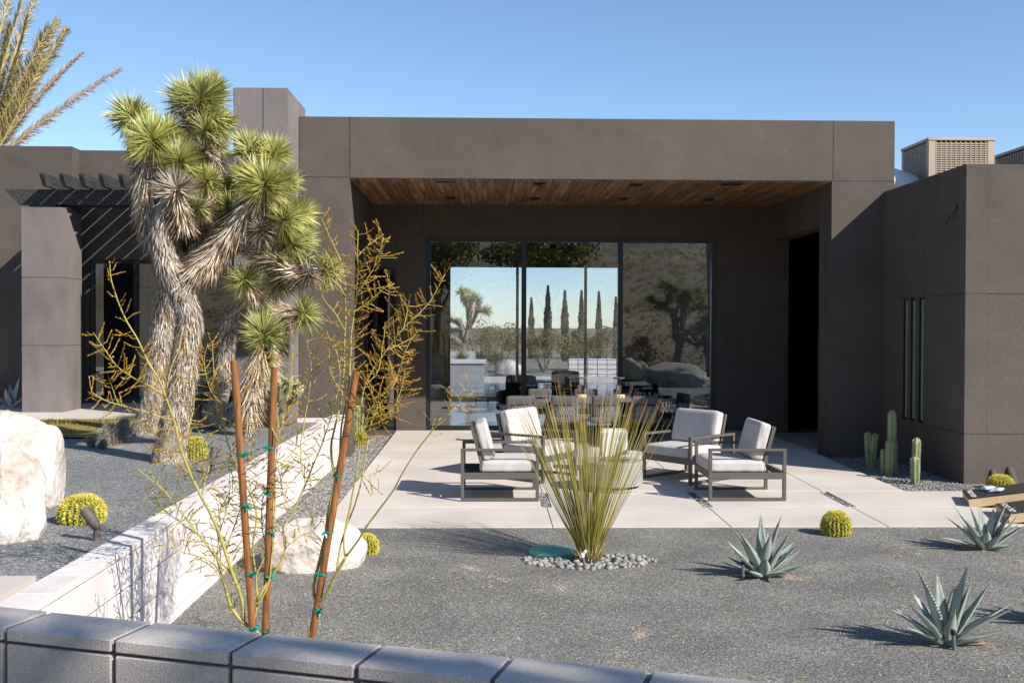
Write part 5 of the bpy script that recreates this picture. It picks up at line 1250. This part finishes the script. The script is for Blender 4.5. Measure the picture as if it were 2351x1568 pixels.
# ------------------------------------------------------------------ cornhole boards and bags
def board(N_, F_, label, text, z0=0.022):
    """N_: near corner of the low end, F_: far corner; long axis to the right"""
    N_ = Vector((N_[0], N_[1], 0)); F_ = Vector((F_[0], F_[1], 0)); s_ = (F_-N_).normalized(); W_ = .61; F_ = N_+s_*W_
    lng = Vector((s_.y, -s_.x, 0)); ang = R(10.5); L = 1.22
    up3 = lng*math.cos(ang)+Vector((0, 0, math.sin(ang))); nr = s_.cross(up3)*-1
    if nr.z < 0: nr = -nr
    t = thing('cornhole_board', label, 'cornhole board', (N_.x, N_.y, z0), 0, 'cornhole boards on the patio')
    T = Matrix(((up3.x, s_.x, nr.x, N_.x), (up3.y, s_.y, nr.y, N_.y), (up3.z, s_.z, nr.z, z0+.0), (0, 0, 0, 1)))
    b = MB(); b.box(0, L, 0, .02, .0, .095, T); b.box(0, L, W_-.02, W_, .0, .095, T); b.box(.0005, .02, .021, W_-.021, 0, .095, T); b.box(L-.02, L, .021, W_-.021, 0, .095, T); b.build('side_rails', 'pale_wood', t)
    # deck with a round hole
    dk = MB(); hc = (.99, W_/2); hr = .076; n = 32; inner = [(hc[0]+hr*math.cos(2*PI*k/n), hc[1]+hr*math.sin(2*PI*k/n)) for k in range(n)]
    def outer(a):
        ca, sa = math.cos(a), math.sin(a); tx_ = ((L-hc[0]) if ca > 0 else hc[0])/max(1e-6, abs(ca)); ty_ = (W_/2)/max(1e-6, abs(sa)); q = min(tx_, ty_); return (hc[0]+ca*q, hc[1]+sa*q)
    angs = [2*PI*k/n for k in range(n)]; out = [outer(a) for a in angs]
    cor = [(0, 0), (L, 0), (L, W_), (0, W_)]
    allp = sorted([(math.atan2(y-hc[1], x-hc[0]) % (2*PI), (x, y)) for x, y in cor+out]); 
    ip = [(hc[0]+hr*math.cos(a), hc[1]+hr*math.sin(a)) for a, _ in allp]; op = [p for _, p in allp]; m_ = len(op)
    for zt in (.096, .110):
        vs_ = [T @ Vector((x, y, zt)) for x, y in ip]+[T @ Vector((x, y, zt)) for x, y in op]
        dk.add(vs_, [(k, (k+1) % m_, m_+(k+1) % m_, m_+k) for k in range(m_)])
    vs_ = [T @ Vector((x, y, z_)) for z_ in (.096, .110) for x, y in op]; dk.add(vs_, [(k, (k+1) % m_, m_+(k+1) % m_, m_+k) for k in range(m_)])
    vs_ = [T @ Vector((x, y, z_)) for z_ in (.096, .110) for x, y in ip]; dk.add(vs_, [(k, (k+1) % m_, m_+(k+1) % m_, m_+k) for k in range(m_)])
    dk.build('deck', 'board_black', t)
    for y in (.04, W_-.04):
        q = T @ Vector((L-.08, y, .0)); b2 = MB(); b2.tube([q, (q.x+.03, q.y, z0)], .022, 6); b2.build('leg', 'pale_wood', t)
    cu = bpy.data.curves.new('lettering', 'FONT'); cu.body = text; cu.size = .078; cu.offset = .0012; cu.extrude = .0008; cu.space_character = 1.12
    to = bpy.data.objects.new('lettering_curve', cu); C.objects.link(to); bpy.context.view_layer.update()
    dg = bpy.context.evaluated_depsgraph_get(); me = bpy.data.meshes.new_from_object(to.evaluated_get(dg)); me.name = 'lettering'
    wd = max(v.co.x for v in me.vertices); k = (W_-.08)/wd
    # text x runs far -> near, text y runs up the board
    for v in me.vertices:
        q = T @ Vector((.045+v.co.y*1.0, W_-.04-v.co.x*k, .1118+v.co.z)); v.co = q-Vector((N_.x, N_.y, z0))
    me.materials.clear(); me.materials.append(M['white_paint']); bpy.data.objects.remove(to)
    lo = bpy.data.objects.new('lettering', me); C.objects.link(lo); lo.parent = t
    return T
T1 = board(G(2227, 1166, .02)[:2], (G(2227, 1166, .02)+Vector((.20, .58, 0)))[:2], 'black topped cornhole board with two white bags, the one farther back', 'FIELDTRIP')
T2 = board(G(2318, 1202, .02)[:2], (G(2318, 1202, .02)+Vector((.16, .59, 0)))[:2], 'black topped cornhole board with dark bags, the one nearer the camera', 'FIELD TRIP')
def beanbag(T, u, v, w_, mat, label, rot):
    m = MB(); n = 10; vs_ = []; fs = []
    for side in (1, -1):
        for i in range(n+1):
            for j in range(n+1):
                a, b = i/n*2-1, j/n*2-1; hgt = .026*(max(0, (1-a**4)*(1-b**4)))**.5*(1+.35*noise.noise(Vector((a*2, b*2, u*9))))
                q = Matrix.Rotation(rot, 4, 'Z') @ Vector((a*.075, b*.075, 0)); vs_.append(T @ Vector((u+q.x, v+q.y, .112+.018+side*hgt*(.8 if side > 0 else .55)+.006*noise.noise(Vector((a, b, 3))))))
    for s_ in range(2):
        o = s_*(n+1)**2
        for i in range(n):
            for j in range(n): a = o+i*(n+1)+j; fs.append((a, a+1, a+n+2, a+n+1) if s_ else (a, a+n+1, a+n+2, a+1))
    tag(m.add(vs_, fs).build('bean_bag', mat, smooth=True), label, 'bean bag', 'cornhole bags')
beanbag(T1, .27, .44, .1, 'bag', 'white bean bag lying flat towards the back edge of the rear board', .5)
beanbag(T1, .34, .22, .1, 'bag', 'crumpled white bean bag lying towards the front edge of the rear board', -.4)
beanbag(T2, .46, .46, .1, 'black_bag', 'black bean bag on the front board nearer its lettering', .3)
beanbag(T2, .56, .30, .1, 'black_bag', 'black bean bag on the front board farther from its lettering', 1.0)
# ------------------------------------------------------------------ mesh chair seen between the trunks
c = P(492, 900, 17.6)
t = thing('mesh_chair', 'dark metal mesh chair seen between the joshua trunks', 'chair', (c.x, 17.6, .655), R(15))
m = MB()
for i in range(11):
    x = -.22+.044*i; m.tube([(x, .2, .45), (x, .24, .88)], .006, 4)
    m.tube([(-.22, .2+.04*i/10, .45+.043*i), (.22, .2+.04*i/10, .45+.043*i)], .006, 4)
m.build('backrest', 'black_metal', t, True)
MB().box(-.23, .23, -.22, .22, .42, .45).build('seat', 'black_metal', t, True)
for sx in (-.2, .2):
    for sy in (-.2, .2): MB().tube([(sx, sy, .42), (sx*1.1, sy*1.1, 0)], .012, 6).build('leg', 'black_metal', t, True)
# ------------------------------------------------------------------ what stands behind the camera (seen mirrored in the glass), plus a tree added to shade the near wall
def hz(x, y):
    d = max(0, -y-9); s_ = 1-math.exp(-d/70); return -.1+26*s_*(1+.22*noise.noise(Vector((x*.012, y*.012, 0))))*(1-.3*math.exp(-((x+10)/60)**2))+1.6*noise.noise(Vector((x*.05, y*.05, 2)))*min(1, d/20)
mb = MB(); nx, ny = 110, 90
vs_ = [(-200+400*i/nx, -4-230*(j/ny)**1.5, hz(-200+400*i/nx, -4-230*(j/ny)**1.5)) for j in range(ny+1) for i in range(nx+1)]
struct(mb.add(vs_, [(j*(nx+1)+i, (j+1)*(nx+1)+i, (j+1)*(nx+1)+i+1, j*(nx+1)+i+1) for j in range(ny) for i in range(nx)]).build('hillside', 'hill', smooth=True))
mb = MB()
for _ in range(9000):
    y = -9-150*random.random()**1.5; x = rnd(-10-abs(y)*.4, 22+abs(y)*.5); z = hz(x, y); s_ = rnd(.2, .6)
    for _ in range(22): v = rvec(); mb.leaf(Vector((x+v.x*s_*.5, y+v.y*s_*.5, z+abs(v.z)*s_*.5)), rvec()+Vector((0, 0, .5)), s_*.24, s_*.12, rvec())
tag(mb.build('scrub', 'scrub'), 'dry scrub covering the hillside mirrored in the glass', 'scrub', kind='stuff')
boulder(7.0, 2.2, .2, 1.25, .8, .62, 31, 'long grey boulder mirrored in the right pane, the larger one', 'boulder_dull', sub=4, rough=.34)
boulder(5.6, -1.6, .3, .9, .8, .75, 33, 'rounded grey boulder mirrored in the right pane, the smaller one', 'boulder_dull', sub=4, rough=.3)
def vjosh(x, y, z, H_, label, seed):
    random.seed(seed); t = thing('joshua_tree', label, 'joshua tree', (x, y, z)); tm = MB(); dmb = MB(); heads = []
    def grow(p, d, L, r_, dep):
        q = p+d*L; pts, rad = resample([p, p.lerp(q, .5)+rvec()*.12*L, q], [r_, r_*.9, r_*.8], .15); tm.tube(pts, rad, 9, wob=.2); shag(dmb, pts, rad, 250, .2, wd=.03)
        if dep == 0: heads.append((q, d)); return
        for k in range(random.choice((2, 3))): grow(q, (d*.45+rvec()*.95+Vector((0, 0, .25))).normalized(), L*rnd(.75, 1.0), r_*.74, dep-1)
    grow(Vector((x, y, z)), Vector((.05, 0, 1)), H_*.26, .20, 3)
    tm.build('trunk', 'bark', t, smooth=True); dmb.build('dead_leaves', 'dead', t)
    for q, d in heads[:22]:
        m = MB(); md = MB(); rosette(m, md, q, d, .42, 90, wd=.035); ro = m.build('rosette', 'jleaf_dark', t); md.build('dry_leaves', 'dead_brown', ro)
vjosh(8.6, -6.5, .1, 4.6, 'spreading joshua tree mirrored in the right pane', 3)
c = P(1062, 760, 50); vjosh(c.x, 50, .0, 4.6, 'branching joshua tree beyond the pool, at the left of the sky', 8)
random.seed(77)
shrub(10.8, -5.5, 2.6, 2.6, 'bushy yucca thicket mirrored at the right edge of the glass', 'leaf', 2200, .3)
shrub(6.6, -4.2, 1.6, 1.9, 'golden dry shrub mirrored beside the joshua tree', 'palm_dry', 1500, .12)
for k, (x, y, w_, h) in enumerate([(-2.5, -9, 5, 7.2), (2.8, -11, 5, 7.6), (-8, -10, 5, 6.5)]):
    t = thing('desert_tree', ['leafy tree mirrored at the top of the left pane', 'leafy tree mirrored at the top of the middle pane', 'leafy tree behind the camera at the far left'][k], 'tree', (x, y, -.1))
    tr = MB(); tr.tube([(x, y, -.1), (x+.2, y, h*.45), (x-.1, y, h*.7)], [.2, .14, .08], 8)
    for j in range(5): a = j*1.26; tr.tube([(x+.1, y, h*.35), (x+math.cos(a)*w_*.2, y+math.sin(a)*w_*.2, h*.6), (x+math.cos(a)*w_*.38, y+math.sin(a)*w_*.38, h*.85)], [.1, .06, .02], 6)
    tr.build('trunk', 'bark', t); m = MB(); cloud(m, (x, y, h*.75), (w_*.5, w_*.45, h*.22), 3600, .28, 26); m.build('crown', 'leaf', t)
# unseen tree added behind right of camera, crown shaped to shade the near wall
t = thing('added_shade_tree', 'tall unseen tree added well behind the camera, crown shaped to shade the foreground wall', 'tree', (9.6, -4.6, -.1))
m = MB(); back = -SUNT
dW = (B2-A2).normalized()
for _ in range(9000):
    s_ = rnd(-.6, (B2-A2).length*.9+.2); zz = rnd(.0, 1.13); dep = rnd(0, .18)
    q = A2+dW*s_+Vector((-dW.y, dW.x, 0))*dep*(1 if zz > 1.05 else 0); q.z = zz
    if noise.noise(Vector((q.x*1.3+3, q.z*1.6, q.y))) > .20: continue
    if noise.noise(Vector((q.x*3.4, q.z*3.4, q.y*3))) > .19: continue
    yc = -4.0+rnd(-.9, .9)
    p = q+back*((q.y-yc)/(-back.y))
    m.leaf(p, rvec(), rnd(.07, .12), .055, rvec())
cen = Vector((9.3, -4.2, 9.7))
m.build('crown', 'leaf', t)
tr = MB(); tr.tube([(9.6, -4.6, -.1), (9.7, -4.6, 3), (9.5, -4.4, 6), (9.4, -4.2, 8.4)], [.2, .17, .14, .1], 12)
for e in ((7.6, -4.0, 9.8), (8.6, -4.2, 10.3), (10.3, -4.2, 9.6), (11.2, -4.3, 8.9), (9.2, -3.7, 9.6)): tr.tube([(9.4, -4.2, 8.2), tuple((Vector((9.4, -4.2, 8.2))+Vector(e))*.5+Vector((0, 0, .25))), e], [.07, .05, .015], 6)
tr.build('trunk', 'bark', t)
